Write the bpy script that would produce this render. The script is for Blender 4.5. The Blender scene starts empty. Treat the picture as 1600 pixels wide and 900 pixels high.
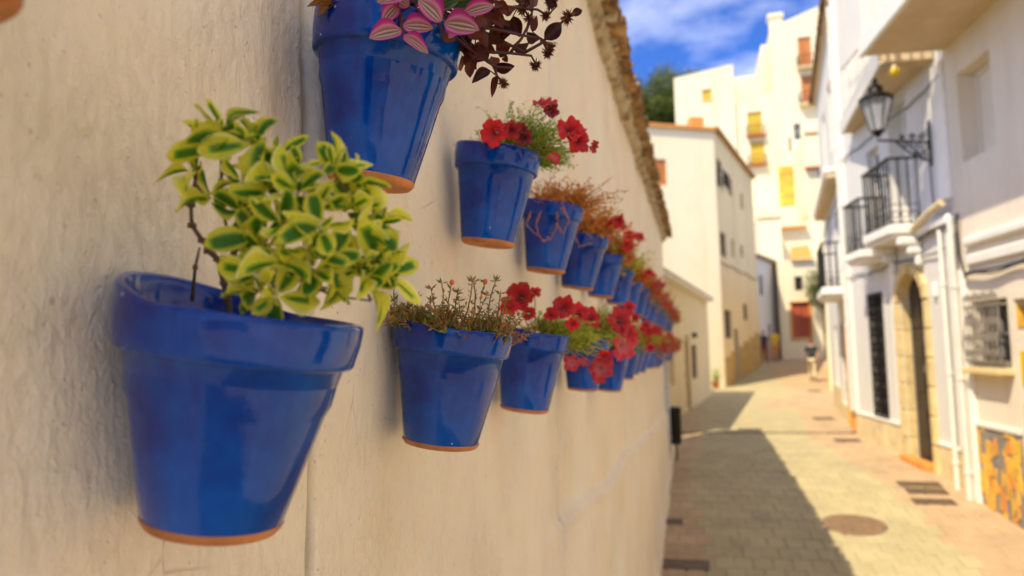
import bpy, bmesh, math, random
import numpy as np
from mathutils import Vector, Matrix, noise
random.seed(11)
R = math.radians
SC = bpy.context.scene
COL = SC.collection

# ---------------------------------------------------------------- camera
EYE = 1.6
cam_d = bpy.data.cameras.new('camera'); cam = bpy.data.objects.new('camera', cam_d); COL.objects.link(cam)
SC.camera = cam
cam.matrix_world = Matrix.Translation((0, 0, EYE)) @ Matrix.Rotation(R(13.9), 4, 'Z') @ Matrix.Rotation(R(90 + 4.85), 4, 'X') @ Matrix.Rotation(R(-1.3), 4, 'Z')
cam_d.sensor_width = 36; cam_d.lens = 36 * 1155 / 1600
cam_d.clip_start = .02; cam_d.clip_end = 2000
cam_d.dof.use_dof = True; cam_d.dof.focus_distance = 1.0; cam_d.dof.aperture_fstop = 3.5
# ---------------------------------------------------------------- sky, sun, exposure
SUNV = Vector((-.41, -.60, 1)).normalized()          # towards the sun: behind the camera, over the left wall
W = bpy.data.worlds.new('World'); SC.world = W; W.use_nodes = True
nt = W.node_tree; N = nt.nodes; bg = N['Background']
sky = N.new('ShaderNodeTexSky'); sky.sky_type = 'NISHITA'; sky.sun_disc = False
sky.sun_elevation = math.asin(SUNV.z); sky.sun_rotation = math.atan2(SUNV.x, SUNV.y)
sky.altitude = 300; sky.air_density = .7; sky.dust_density = .15; sky.ozone_density = 3.0
tc = N.new('ShaderNodeTexCoord'); mp = N.new('ShaderNodeMapping'); mp.inputs['Scale'].default_value = (1.2, 1.2, 2.6)
mp.inputs['Location'].default_value = (2.3, .2, 1.)
nz = N.new('ShaderNodeTexNoise'); nz.inputs['Scale'].default_value = 1.9; nz.inputs['Detail'].default_value = 6; nz.inputs['Roughness'].default_value = .55
rp = N.new('ShaderNodeValToRGB'); rp.color_ramp.elements[0].position = .40; rp.color_ramp.elements[1].position = .76
rp.color_ramp.elements[0].color = (0, 0, 0, 1); rp.color_ramp.elements[1].color = (.85, .85, .85, 1)
mx = N.new('ShaderNodeMix'); mx.data_type = 'RGBA'; mx.inputs['B'].default_value = (6.0, 5.9, 5.7, 1)
L_ = nt.links.new
L_(tc.outputs['Generated'], mp.inputs['Vector']); L_(mp.outputs[0], nz.inputs['Vector']); L_(nz.outputs['Fac'], rp.inputs[0])
L_(rp.outputs[0], mx.inputs['Factor']); tint = N.new('ShaderNodeMix'); tint.data_type = 'RGBA'; tint.blend_type = 'MULTIPLY'; tint.inputs['Factor'].default_value = 1; tint.inputs['B'].default_value = (.19, .33, .60, 1); L_(sky.outputs[0], tint.inputs['A']); L_(tint.outputs['Result'], mx.inputs['A']); shs = N.new('ShaderNodeHueSaturation'); shs.inputs['Saturation'].default_value = 1.0; L_(mx.outputs['Result'], shs.inputs['Color']); L_(shs.outputs[0], bg.inputs['Color'])
bg.inputs['Strength'].default_value = .15
sun_d = bpy.data.lights.new('sun', 'SUN'); sun = bpy.data.objects.new('sun', sun_d); COL.objects.link(sun)
sun_d.energy = 2.2; sun_d.angle = R(.5); sun_d.color = (1, .88, .68)
sun.rotation_euler = SUNV.to_track_quat('Z', 'Y').to_euler()
SC.view_settings.view_transform = 'Standard'; SC.view_settings.look = 'None'
SC.view_settings.exposure = 1.55; SC.view_settings.gamma = 1

DATA = {
 'ROSETTES': [[-0.3973, 0.5269, 1.7803], [-0.3675, 0.5134, 1.7829], [-0.3428, 0.5205, 1.7719], [-0.3392, 0.5526, 1.7692], [-0.3905, 0.5504, 1.7674], [-0.4069, 0.5368, 1.7582], [-0.4025, 0.5501, 1.7373], [-0.3585, 0.5294, 1.7434], [-0.3318, 0.5266, 1.7328], [-0.316, 0.5491, 1.757], [-0.304, 0.5234, 1.7301], [-0.2796, 0.538, 1.7497], [-0.2759, 0.5602, 1.7437], [-0.2947, 0.5372, 1.7164], [-0.3121, 0.5134, 1.7031], [-0.3424, 0.5271, 1.6968], [-0.3703, 0.5489, 1.7236], [-0.2811, 0.561, 1.7197], [-0.2637, 0.5671, 1.699], [-0.2673, 0.5584, 1.6702], [-0.2789, 0.5341, 1.6786], [-0.2934, 0.5198, 1.6827], [-0.3133, 0.5157, 1.6731], [-0.3487, 0.5281, 1.6685], [-0.3097, 0.5385, 1.6598], [-0.2847, 0.5451, 1.654], [-0.2586, 0.5918, 1.6676], [-0.3238, 0.5256, 1.648], [-0.2781, 0.5119, 1.6982], [-0.3461, 0.5447, 1.7213], [-0.3856, 0.5304, 1.773], [-0.2748, 0.5722, 1.7269], [-0.3454, 0.5304, 1.6513], [-0.2664, 0.586, 1.712], [-0.2618, 0.5792, 1.6841], [-0.2669, 0.5697, 1.6605], [-0.3162, 0.5296, 1.7428], [-0.3614, 0.5262, 1.7725], [-0.3389, 0.5291, 1.6838], [-0.2942, 0.5312, 1.6687]],
 'BRANCHES': [[[-0.4051, 0.5846, 1.6304], [-0.4051, 0.5777, 1.6502], [-0.4041, 0.5713, 1.6668], [-0.4056, 0.5641, 1.686], [-0.4149, 0.5554, 1.7007], [-0.4196, 0.5477, 1.7156], [-0.42, 0.5462, 1.7322], [-0.4089, 0.5371, 1.749]], [[-0.4422, 0.5787, 1.6516], [-0.4316, 0.5686, 1.6793], [-0.4172, 0.5551, 1.6969]], [[-0.4056, 0.5641, 1.686], [-0.412, 0.5569, 1.6912], [-0.4136, 0.5553, 1.7051]], [[-0.4043, 0.5774, 1.6558], [-0.3698, 0.5535, 1.672], [-0.3399, 0.54, 1.6745], [-0.3089, 0.5371, 1.6779], [-0.2786, 0.5444, 1.6798], [-0.2644, 0.5684, 1.6819]], [[-0.4041, 0.5713, 1.6668], [-0.3858, 0.5586, 1.6872], [-0.3625, 0.5421, 1.7056], [-0.348, 0.5336, 1.7247], [-0.3369, 0.5346, 1.7455], [-0.3365, 0.5434, 1.7639]], [[-0.3698, 0.5535, 1.672], [-0.3333, 0.5294, 1.6966], [-0.3071, 0.5239, 1.7149], [-0.2915, 0.5367, 1.7319], [-0.2759, 0.5396, 1.7419]], [[-0.3399, 0.54, 1.6745], [-0.3097, 0.5385, 1.6598], [-0.2897, 0.5546, 1.6497], [-0.2634, 0.5719, 1.6444]], [[-0.3858, 0.5586, 1.6872], [-0.3864, 0.5454, 1.7186], [-0.3815, 0.5336, 1.7488], [-0.3741, 0.5228, 1.7754]], [[-0.4089, 0.5371, 1.749], [-0.4075, 0.5308, 1.7668], [-0.4061, 0.5246, 1.7815]]],
 'PINK': [([-0.3266, 0.8005, 1.9854], [-0.3538, 0.7694, 1.9679], 0.027), ([-0.3275, 0.8048, 1.9929], [-0.2892, 0.8046, 1.9854], 0.0254), ([-0.3228, 0.797, 1.9771], [-0.2896, 0.7871, 1.9479], 0.0184), ([-0.2786, 0.8067, 1.9913], [-0.2998, 0.789, 2.0152], 0.0302), ([-0.2756, 0.8075, 1.9904], [-0.2314, 0.7992, 1.974], 0.031), ([-0.3354, 0.8106, 2.0223], [-0.3505, 0.7986, 1.9981], 0.0214), ([-0.3211, 0.8128, 2.0375], [-0.3514, 0.7863, 2.018], 0.0257), ([-0.2595, 0.8304, 2.0097], [-0.222, 0.8389, 2.0197], 0.0206), ([-0.3254, 0.8231, 2.0251], [-0.3439, 0.8073, 2.035], 0.0243), ([-0.3062, 0.817, 2.0317], [-0.2752, 0.823, 2.0504], 0.0291), ([-0.2812, 0.8376, 1.9848], [-0.2561, 0.8514, 2.0162], 0.0173)],
 'GREENL': [([-0.2795, 0.8344, 2.0256], [-0.231, 0.8364, 2.023], 0.0171), ([-0.3143, 0.8266, 2.017], [-0.284, 0.8234, 2.0211], 0.014), ([-0.3631, 0.8127, 2.0378], [-0.3813, 0.7972, 2.0451], 0.0156), ([-0.295, 0.8311, 2.0205], [-0.2609, 0.8283, 2.0307], 0.0156)],
 'DARKL': [([-0.2464, 0.9214, 2.0241], [-0.2199, 0.9299, 2.0438], 0.0171), ([-0.2225, 0.9409, 2.0518], [-0.2171, 0.9533, 2.0267], 0.0191), ([-0.2047, 0.9423, 2.0276], [-0.1882, 0.9554, 2.0203], 0.0173), ([-0.1708, 0.8878, 1.99], [-0.1474, 0.8884, 2.0098], 0.0194), ([-0.1479, 0.9728, 2.056], [-0.1332, 0.9769, 2.065], 0.0114), ([-0.2495, 0.9477, 2.0104], [-0.2253, 0.9411, 2.0101], 0.0228), ([-0.2474, 0.9081, 2.0099], [-0.2522, 0.9009, 1.9747], 0.0185), ([-0.245, 0.9187, 1.9746], [-0.2185, 0.9246, 1.9746], 0.0153), ([-0.2387, 0.8728, 1.9524], [-0.2577, 0.8598, 1.935], 0.0145), ([-0.2683, 0.8884, 1.9744], [-0.2731, 0.897, 1.9551], 0.0132), ([-0.2856, 0.9259, 2.0132], [-0.2717, 0.9203, 1.9871], 0.0208), ([-0.3096, 0.922, 2.0236], [-0.2882, 0.9168, 2.0081], 0.0208), ([-0.2446, 0.9264, 1.966], [-0.2487, 0.9163, 1.9307], 0.0094), ([-0.1742, 0.8844, 1.9907], [-0.1595, 0.896, 1.9802], 0.0129), ([-0.1877, 0.899, 2.007], [-0.1802, 0.8895, 2.023], 0.0099), ([-0.2102, 0.9595, 2.0739], [-0.1896, 0.9704, 2.0881], 0.0176), ([-0.2178, 0.8965, 2.0355], [-0.2355, 0.8999, 2.0525], 0.0182), ([-0.2606, 0.9096, 2.0297], [-0.28, 0.9082, 2.0141], 0.0186), ([-0.2571, 0.8816, 2.0043], [-0.2439, 0.8945, 1.9952], 0.0197), ([-0.2383, 0.9269, 2.0565], [-0.2149, 0.9411, 2.0688], 0.0172), ([-0.2368, 0.9508, 2.0037], [-0.2313, 0.9456, 1.9894], 0.0105), ([-0.2697, 0.8939, 1.9939], [-0.2512, 0.8888, 1.9768], 0.0183), ([-0.2429, 0.878, 2.0221], [-0.2593, 0.8613, 2.0086], 0.0163), ([-0.2504, 0.8898, 2.0326], [-0.2305, 0.8952, 2.028], 0.0199), ([-0.2636, 0.8612, 2.0049], [-0.2451, 0.8688, 1.9932], 0.0177), ([-0.1579, 0.915, 2.0444], [-0.1721, 0.903, 2.0562], 0.0116), ([-0.2746, 0.9289, 2.0669], [-0.2524, 0.9307, 2.0737], 0.0174), ([-0.2385, 0.8937, 2.037], [-0.2224, 0.8962, 2.0188], 0.0166), ([-0.2172, 0.9323, 2.0695], [-0.1942, 0.9256, 2.0499], 0.0155), ([-0.2724, 0.9484, 2.0162], [-0.2479, 0.9411, 1.9986], 0.0159), ([-0.2883, 0.925, 1.9998], [-0.274, 0.9364, 1.982], 0.0155), ([-0.2954, 0.8549, 2.0022], [-0.2801, 0.8644, 1.9925], 0.0161), ([-0.314, 0.8826, 2.0034], [-0.293, 0.8862, 2.0152], 0.0133), ([-0.2753, 0.8584, 2.0094], [-0.2531, 0.8494, 2.0124], 0.0145), ([-0.3114, 0.966, 2.0202], [-0.3058, 0.9777, 1.9993], 0.017), ([-0.2897, 0.9535, 2.0522], [-0.2868, 0.9565, 2.0723], 0.0204), ([-0.3167, 0.9391, 2.011], [-0.3006, 0.9516, 2.0024], 0.0165), ([-0.2275, 0.9237, 2.0293], [-0.2321, 0.9065, 2.0039], 0.0146), ([-0.2659, 0.9822, 2.0171], [-0.2551, 0.9823, 1.9998], 0.0175), ([-0.293, 0.9272, 2.035], [-0.2764, 0.9115, 2.0455], 0.0203), ([-0.3184, 0.9448, 2.0551], [-0.3095, 0.9541, 2.0747], 0.0187), ([-0.2506, 0.9677, 2.0921], [-0.267, 0.9532, 2.0796], 0.0176), ([-0.2277, 0.9508, 2.0132], [-0.2049, 0.958, 2.0168], 0.0173), ([-0.3005, 0.969, 2.0717], [-0.2895, 0.982, 2.058], 0.0191), ([-0.2765, 0.958, 2.0697], [-0.2599, 0.9691, 2.0611], 0.0169), ([-0.2517, 0.9659, 2.0294], [-0.2573, 0.9534, 2.0482], 0.0193), ([-0.2858, 0.918, 2.0397], [-0.2841, 0.9247, 2.0667], 0.0182), ([-0.2656, 0.9495, 2.0943], [-0.2842, 0.9382, 2.0976], 0.02), ([-0.2639, 0.9612, 2.027], [-0.2808, 0.9636, 2.0098], 0.0167), ([-0.2506, 0.9826, 2.0273], [-0.2597, 0.9737, 2.051], 0.0183), ([-0.3066, 0.9472, 2.023], [-0.2847, 0.9535, 2.0317], 0.0194), ([-0.2994, 0.9269, 2.0189], [-0.3206, 0.9194, 2.0302], 0.0193), ([-0.2585, 0.9383, 2.0239], [-0.2386, 0.9431, 2.02], 0.0155), ([-0.2494, 0.9228, 2.0241], [-0.2233, 0.9114, 2.0103], 0.0146), ([-0.2853, 0.9295, 2.0721], [-0.277, 0.9244, 2.0517], 0.0182), ([-0.2601, 0.9314, 2.0645], [-0.2416, 0.9236, 2.0684], 0.0167), ([-0.3093, 0.9403, 2.021], [-0.3179, 0.9221, 2.0018], 0.018), ([-0.2838, 0.9292, 2.0358], [-0.2588, 0.9392, 2.0436], 0.0184), ([-0.2915, 0.9667, 2.094], [-0.3145, 0.9688, 2.1121], 0.0189), ([-0.2872, 0.9424, 2.0135], [-0.267, 0.9459, 2.0123], 0.0151), ([-0.2553, 0.9232, 2.0021], [-0.2688, 0.9099, 1.9833], 0.0203), ([-0.2781, 0.9208, 1.9977], [-0.2593, 0.9339, 2.0127], 0.0171), ([-0.2732, 0.9193, 2.0535], [-0.2485, 0.9196, 2.0525], 0.0146), ([-0.2667, 0.9649, 2.0616], [-0.2698, 0.9467, 2.0292], 0.0182), ([-0.2874, 0.9189, 2.0004], [-0.2782, 0.9042, 2.0126], 0.0205), ([-0.2922, 0.942, 2.0399], [-0.3182, 0.9382, 2.0377], 0.0149), ([-0.2431, 0.9275, 2.0547], [-0.2631, 0.9181, 2.0575], 0.017), ([-0.2788, 0.9184, 2.016], [-0.2922, 0.9079, 2.0229], 0.02)],
 'HEADS': [[-0.1463, 0.9287, 2.0342], [-0.1739, 0.9217, 2.0366], [-0.1735, 0.926, 1.988], [-0.1897, 0.9234, 1.9724], [-0.2314, 0.915, 1.95], [-0.202, 0.9138, 2.0464], [-0.1659, 0.9222, 2.0531], [-0.2062, 0.9113, 2.0633], [-0.17, 0.9263, 1.9946], [-0.1944, 0.9169, 2.0329]],
 'HSTEMS': [[[-0.2933, 0.8738, 2.0099], [-0.2613, 0.8942, 1.9844], [-0.2419, 0.9105, 1.972], [-0.22, 0.9161, 1.9698]], [[-0.2652, 0.8929, 1.9886], [-0.2216, 0.914, 1.9891], [-0.1948, 0.921, 1.9851], [-0.1896, 0.9232, 1.9741]], [[-0.2028, 0.9186, 1.9895], [-0.1819, 0.9228, 2.0007], [-0.1675, 0.9252, 2.0138], [-0.1522, 0.9276, 2.0302]], [[-0.277, 0.8771, 2.0177], [-0.2397, 0.8967, 2.0171], [-0.2059, 0.9159, 2.0122], [-0.1817, 0.9223, 2.0074], [-0.1734, 0.9258, 1.9905]], [[-0.2763, 0.8759, 2.0341], [-0.2224, 0.8985, 2.0457], [-0.1841, 0.9184, 2.0452], [-0.1722, 0.922, 2.0374]], [[-0.2419, 0.9105, 1.972], [-0.2399, 0.912, 1.9602], [-0.2314, 0.915, 1.95]], [[-0.2216, 0.914, 1.9891], [-0.2061, 0.9162, 2.008], [-0.1928, 0.9173, 2.0328], [-0.1873, 0.9157, 2.0662]], [[-0.2926, 0.8725, 2.0263], [-0.2462, 0.8919, 2.0545], [-0.1995, 0.9127, 2.0665]]],
 'DRYL': [([-0.4184, 0.8197, 2.0381], [-0.4524, 0.8009, 2.0382], 0.01), ([-0.4198, 0.8189, 2.0429], [-0.4414, 0.8048, 2.0245], 0.012), ([-0.4066, 0.8224, 2.0402], [-0.4328, 0.8053, 2.0433], 0.012), ([-0.4299, 0.8162, 2.0448], [-0.4459, 0.8019, 2.0452], 0.01)],
 'FLB': [([-0.3732, 1.3794, 2.0315], 0.0303, -0.5, 0.1), ([-0.3399, 1.3872, 2.0358], 0.0228, -0.2, 0.3), ([-0.275, 1.3986, 2.0898], 0.0258, 0.1, 1.6), ([-0.2586, 1.4042, 2.0717], 0.0167, 0.5, 0.2), ([-0.2233, 1.4161, 2.0356], 0.0334, 0.3, 0.6), ([-0.2084, 1.4219, 2.0113], 0.0258, 0.4, 0.1), ([-0.3147, 1.3947, 2.0214], 0.0197, -0.1, 0.3), ([-0.1783, 1.4305, 1.998], 0.0137, 1.2, -0.5), ([-0.3557, 1.3831, 2.0387], 0.0152, 0, 0.8), ([-0.3177, 1.3926, 2.0378], 0.0137, 0.5, 0.5), ([-0.2577, 1.4128, 1.9759], 0.0167, -0.4, -1.2)],
 'FL3': [([-0.3997, 1.6888, 1.7287], 0.038, -0.3, 0.3), ([-0.4256, 1.6844, 1.7053], 0.0271, -0.6, 0.2), ([-0.3657, 1.6963, 1.7384], 0.0163, 0.2, 0.6), ([-0.3014, 1.7154, 1.7024], 0.0325, -0.1, 0.5), ([-0.3284, 1.7102, 1.685], 0.0217, -0.4, 0.3), ([-0.2975, 1.9339, 1.697], 0.0304, 0.2, 0.6), ([-0.2653, 1.943, 1.6844], 0.0304, 0.4, 0.6), ([-0.2812, 1.724, 1.6613], 0.0176, 0, 0.2), ([-0.1887, 1.9629, 1.6742], 0.041, 0.9, 0.3), ([-0.1817, 1.9705, 1.6067], 0.0456, 0.9, 0), ([-0.2466, 1.9598, 1.5459], 0.0395, 0.1, -0.3), ([-0.2881, 1.7305, 1.5669], 0.0217, -0.2, -0.3), ([-0.2372, 1.9596, 1.5743], 0.0228, 0.5, -0.1), ([-0.2916, 1.9469, 1.5655], 0.0152, -0.5, -0.6), ([-0.1688, 1.9708, 1.6401], 0.0304, 0.8, 0), ([-0.3825, 1.6967, 1.6862], 0.019, -0.4, 0.4)],
 'PORT': [([-0.4532, 1.0724, 1.6504], [-0.4461, 1.0655, 1.7489]), ([-0.4128, 1.0828, 1.6453], [-0.4208, 1.0774, 1.6847]), ([-0.3897, 1.0888, 1.6424], [-0.3812, 1.0853, 1.7066]), ([-0.3744, 1.0928, 1.6405], [-0.3713, 1.0988, 1.6983]), ([-0.3532, 1.0982, 1.6378], [-0.3347, 1.0966, 1.7085]), ([-0.3407, 1.1015, 1.6362], [-0.3386, 1.1162, 1.7104]), ([-0.3244, 1.1057, 1.6341], [-0.321, 1.1208, 1.708]), ([-0.3147, 1.1082, 1.6329], [-0.3, 1.1053, 1.7077]), ([-0.4321, 1.0779, 1.6478], [-0.4627, 1.0879, 1.683]), ([-0.4244, 1.0798, 1.6468], [-0.427, 1.0766, 1.6769]), ([-0.3022, 1.1114, 1.6313], [-0.294, 1.1085, 1.6877]), ([-0.384, 1.0903, 1.6417], [-0.404, 1.1009, 1.6998]), ([-0.3647, 1.0953, 1.6392], [-0.3577, 1.0925, 1.6912]), ([-0.3359, 1.1027, 1.6356], [-0.3226, 1.1324, 1.6885]), ([-0.307, 1.1102, 1.6319], [-0.2838, 1.1119, 1.6776]), ([-0.4321, 1.0779, 1.6478], [-0.4529, 1.0517, 1.651]), ([-0.4032, 1.0853, 1.6441], [-0.4047, 1.1023, 1.6816]), ([-0.3503, 1.099, 1.6374], [-0.3563, 1.0939, 1.6793])],
 'PORTF': [([-0.3657, 1.089, 1.7083], 0.008), ([-0.3154, 1.1014, 1.7081], 0.008), ([-0.3133, 1.1035, 1.6902], 0.006), ([-0.3222, 1.1018, 1.6844], 0.005)],
 'LOOPS': [[[-0.3845, 1.889, 1.965], [-0.3933, 1.8693, 1.9282], [-0.3881, 1.8733, 1.8981], [-0.3778, 1.8875, 1.8826]], [[-0.34, 1.8797, 1.9603], [-0.3365, 1.8733, 1.9252], [-0.3541, 1.8721, 1.8892], [-0.3757, 1.8775, 1.8845]], [[-0.3231, 1.8825, 1.9766], [-0.3071, 1.8799, 1.9328], [-0.3246, 1.8785, 1.9001], [-0.3398, 1.8728, 1.922]], [[-0.338, 2.2577, 2.0179], [-0.3266, 2.2649, 1.968], [-0.3025, 2.273, 1.9436]], [[-0.3191, 2.2633, 2.0075], [-0.3543, 2.2594, 1.9527], [-0.3422, 2.2653, 1.9187], [-0.3032, 2.2742, 1.9277]], [[-0.4154, 1.9118, 1.9712], [-0.4301, 1.9111, 1.9373], [-0.4096, 1.9185, 1.9112]]],
}


# ---------------------------------------------------------------- helpers
def tag(o, label=None, cat=None, group=None, kind=None):
    if label: o['label'] = label
    if cat: o['category'] = cat
    if group: o['group'] = group
    if kind: o['kind'] = kind
    return o
def empty(name, loc=(0, 0, 0), rz=0, label=None, cat=None, group=None, kind=None):
    o = bpy.data.objects.new(name, None); COL.objects.link(o); o.empty_display_size = .1
    o.location = loc; o.rotation_euler = (0, 0, rz)
    return tag(o, label, cat, group, kind)
def put(name, me, parent=None, loc=None, rot=None, mat4=None, scale=None):
    o = bpy.data.objects.new(name, me); COL.objects.link(o)
    if parent: o.parent = parent
    if mat4 is not None: o.matrix_local = mat4
    if loc is not None: o.location = loc
    if rot is not None: o.rotation_euler = rot
    if scale is not None: o.scale = scale
    return o
class MB:
    def __init__(s): s.v = []; s.f = []; s.uv = []; s.val = []; s.useuv = False; s.useval = False
    def add(s, v, f, uv=None, val=None):
        b = len(s.v); s.v += [tuple(p) for p in v]; s.f += [tuple(i + b for i in q) for q in f]
        if uv is not None: s.uv += uv; s.useuv = True
        else: s.uv += [(0, 0)] * len(v)
        if val is not None: s.useval = True
        s.val += [val if val is not None else 0.] * len(f)
        return s
    def box(s, x0, x1, y0, y1, z0, z1, M=None, val=None):
        if x0 > x1: x0, x1 = x1, x0
        if y0 > y1: y0, y1 = y1, y0
        if z0 > z1: z0, z1 = z1, z0
        v = [(x0, y0, z0), (x1, y0, z0), (x1, y1, z0), (x0, y1, z0), (x0, y0, z1), (x1, y0, z1), (x1, y1, z1), (x0, y1, z1)]
        if M is not None: v = [M @ Vector(p) for p in v]
        return s.add(v, [(3, 2, 1, 0), (4, 5, 6, 7), (0, 1, 5, 4), (1, 2, 6, 5), (2, 3, 7, 6), (3, 0, 4, 7)], val=val)
    def cbox(s, x0, x1, y0, y1, z0, z1, b=.01):      # box with chamfered edges
        bm = bmesh.new(); bmesh.ops.create_cube(bm, size=1)
        for v in bm.verts: v.co = Vector(((x0 + x1) / 2 + v.co.x * abs(x1 - x0), (y0 + y1) / 2 + v.co.y * abs(y1 - y0), (z0 + z1) / 2 + v.co.z * abs(z1 - z0)))
        bmesh.ops.bevel(bm, geom=bm.edges[:], offset=b, segments=1, affect='EDGES')
        bm.verts.index_update(); s.add([v.co[:] for v in bm.verts], [[v.index for v in f.verts] for f in bm.faces]); bm.free(); return s
    def tube(s, pts, r, n=6, r1=None, val=None, cap=True):
        pts = [Vector(p) for p in pts]; m = len(pts); V = []; F = []
        up = Vector((.13, .21, 1)).normalized()
        for i, p in enumerate(pts):
            t = (pts[min(i + 1, m - 1)] - pts[max(i - 1, 0)])
            if t.length < 1e-9: t = Vector((0, 0, 1))
            t.normalize(); a = t.cross(up)
            if a.length < .05: a = t.cross(Vector((1, 0, 0)))
            a.normalize(); b = t.cross(a)
            rr = r if r1 is None else r + (r1 - r) * i / max(1, m - 1)
            for k in range(n):
                q = 2 * math.pi * k / n; V.append(p + (a * math.cos(q) + b * math.sin(q)) * rr)
        for i in range(m - 1):
            for k in range(n):
                k2 = (k + 1) % n; F.append((i * n + k, i * n + k2, (i + 1) * n + k2, (i + 1) * n + k))
        if cap: F.append(tuple(range(n - 1, -1, -1))); F.append(tuple((m - 1) * n + k for k in range(n)))
        return s.add(V, F, val=val)
    def lathe(s, prof, n=32, c=(0, 0, 0), wob=0, seed=0):
        V = []; F = []; m = len(prof)
        for i, (r, z) in enumerate(prof):
            for k in range(n):
                a = 2 * math.pi * k / n
                d = wob * noise.noise(Vector((math.cos(a) * 1.3 + seed, math.sin(a) * 1.3, z * 9))) if wob else 0
                V.append((c[0] + (r + d) * math.cos(a), c[1] + (r + d) * math.sin(a), c[2] + z + d * .3))
        for i in range(m - 1):
            for k in range(n):
                k2 = (k + 1) % n; F.append((i * n + k, i * n + k2, (i + 1) * n + k2, (i + 1) * n + k))
        return s.add(V, F)
    def prism(s, poly, z0, z1, axis='z'):            # polygon extruded; axis y: poly is (x,z) between y0,y1
        n = len(poly)
        if axis == 'z': V = [(x, y, z0) for x, y in poly] + [(x, y, z1) for x, y in poly]
        else: V = [(x, z0, y) for x, y in poly] + [(x, z1, y) for x, y in poly]
        F = [tuple(range(n - 1, -1, -1)), tuple(range(n, 2 * n))] + [(i, (i + 1) % n, n + (i + 1) % n, n + i) for i in range(n)]
        return s.add(V, F)
    def mesh(s, name, m, smooth=False):
        me = bpy.data.meshes.new(name); me.from_pydata(s.v, [], s.f)
        if m: me.materials.append(m)
        if s.useuv:
            ul = me.uv_layers.new(name='UVMap'); li = np.empty(len(me.loops), dtype=np.int32); me.loops.foreach_get('vertex_index', li)
            ul.data.foreach_set('uv', np.array(s.uv, dtype=np.float32)[li].ravel())
        if s.useval:
            at = me.attributes.new('val', 'FLOAT', 'FACE'); at.data.foreach_set('value', np.array(s.val, dtype=np.float32))
        if smooth: me.polygons.foreach_set('use_smooth', [True] * len(me.polygons))
        me.update(); return me
    def build(s, name, m, parent=None, smooth=False, fix=True, **k):
        me = s.mesh(name, m, smooth)
        if fix:
            bm = bmesh.new(); bm.from_mesh(me); bmesh.ops.recalc_face_normals(bm, faces=bm.faces); bm.to_mesh(me); bm.free()
        return put(name, me, parent, **k)
def auto(o, ang=35):
    me = o.data; me.polygons.foreach_set('use_smooth', [True] * len(me.polygons)); me.set_sharp_from_angle(angle=R(ang)); return o

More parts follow.
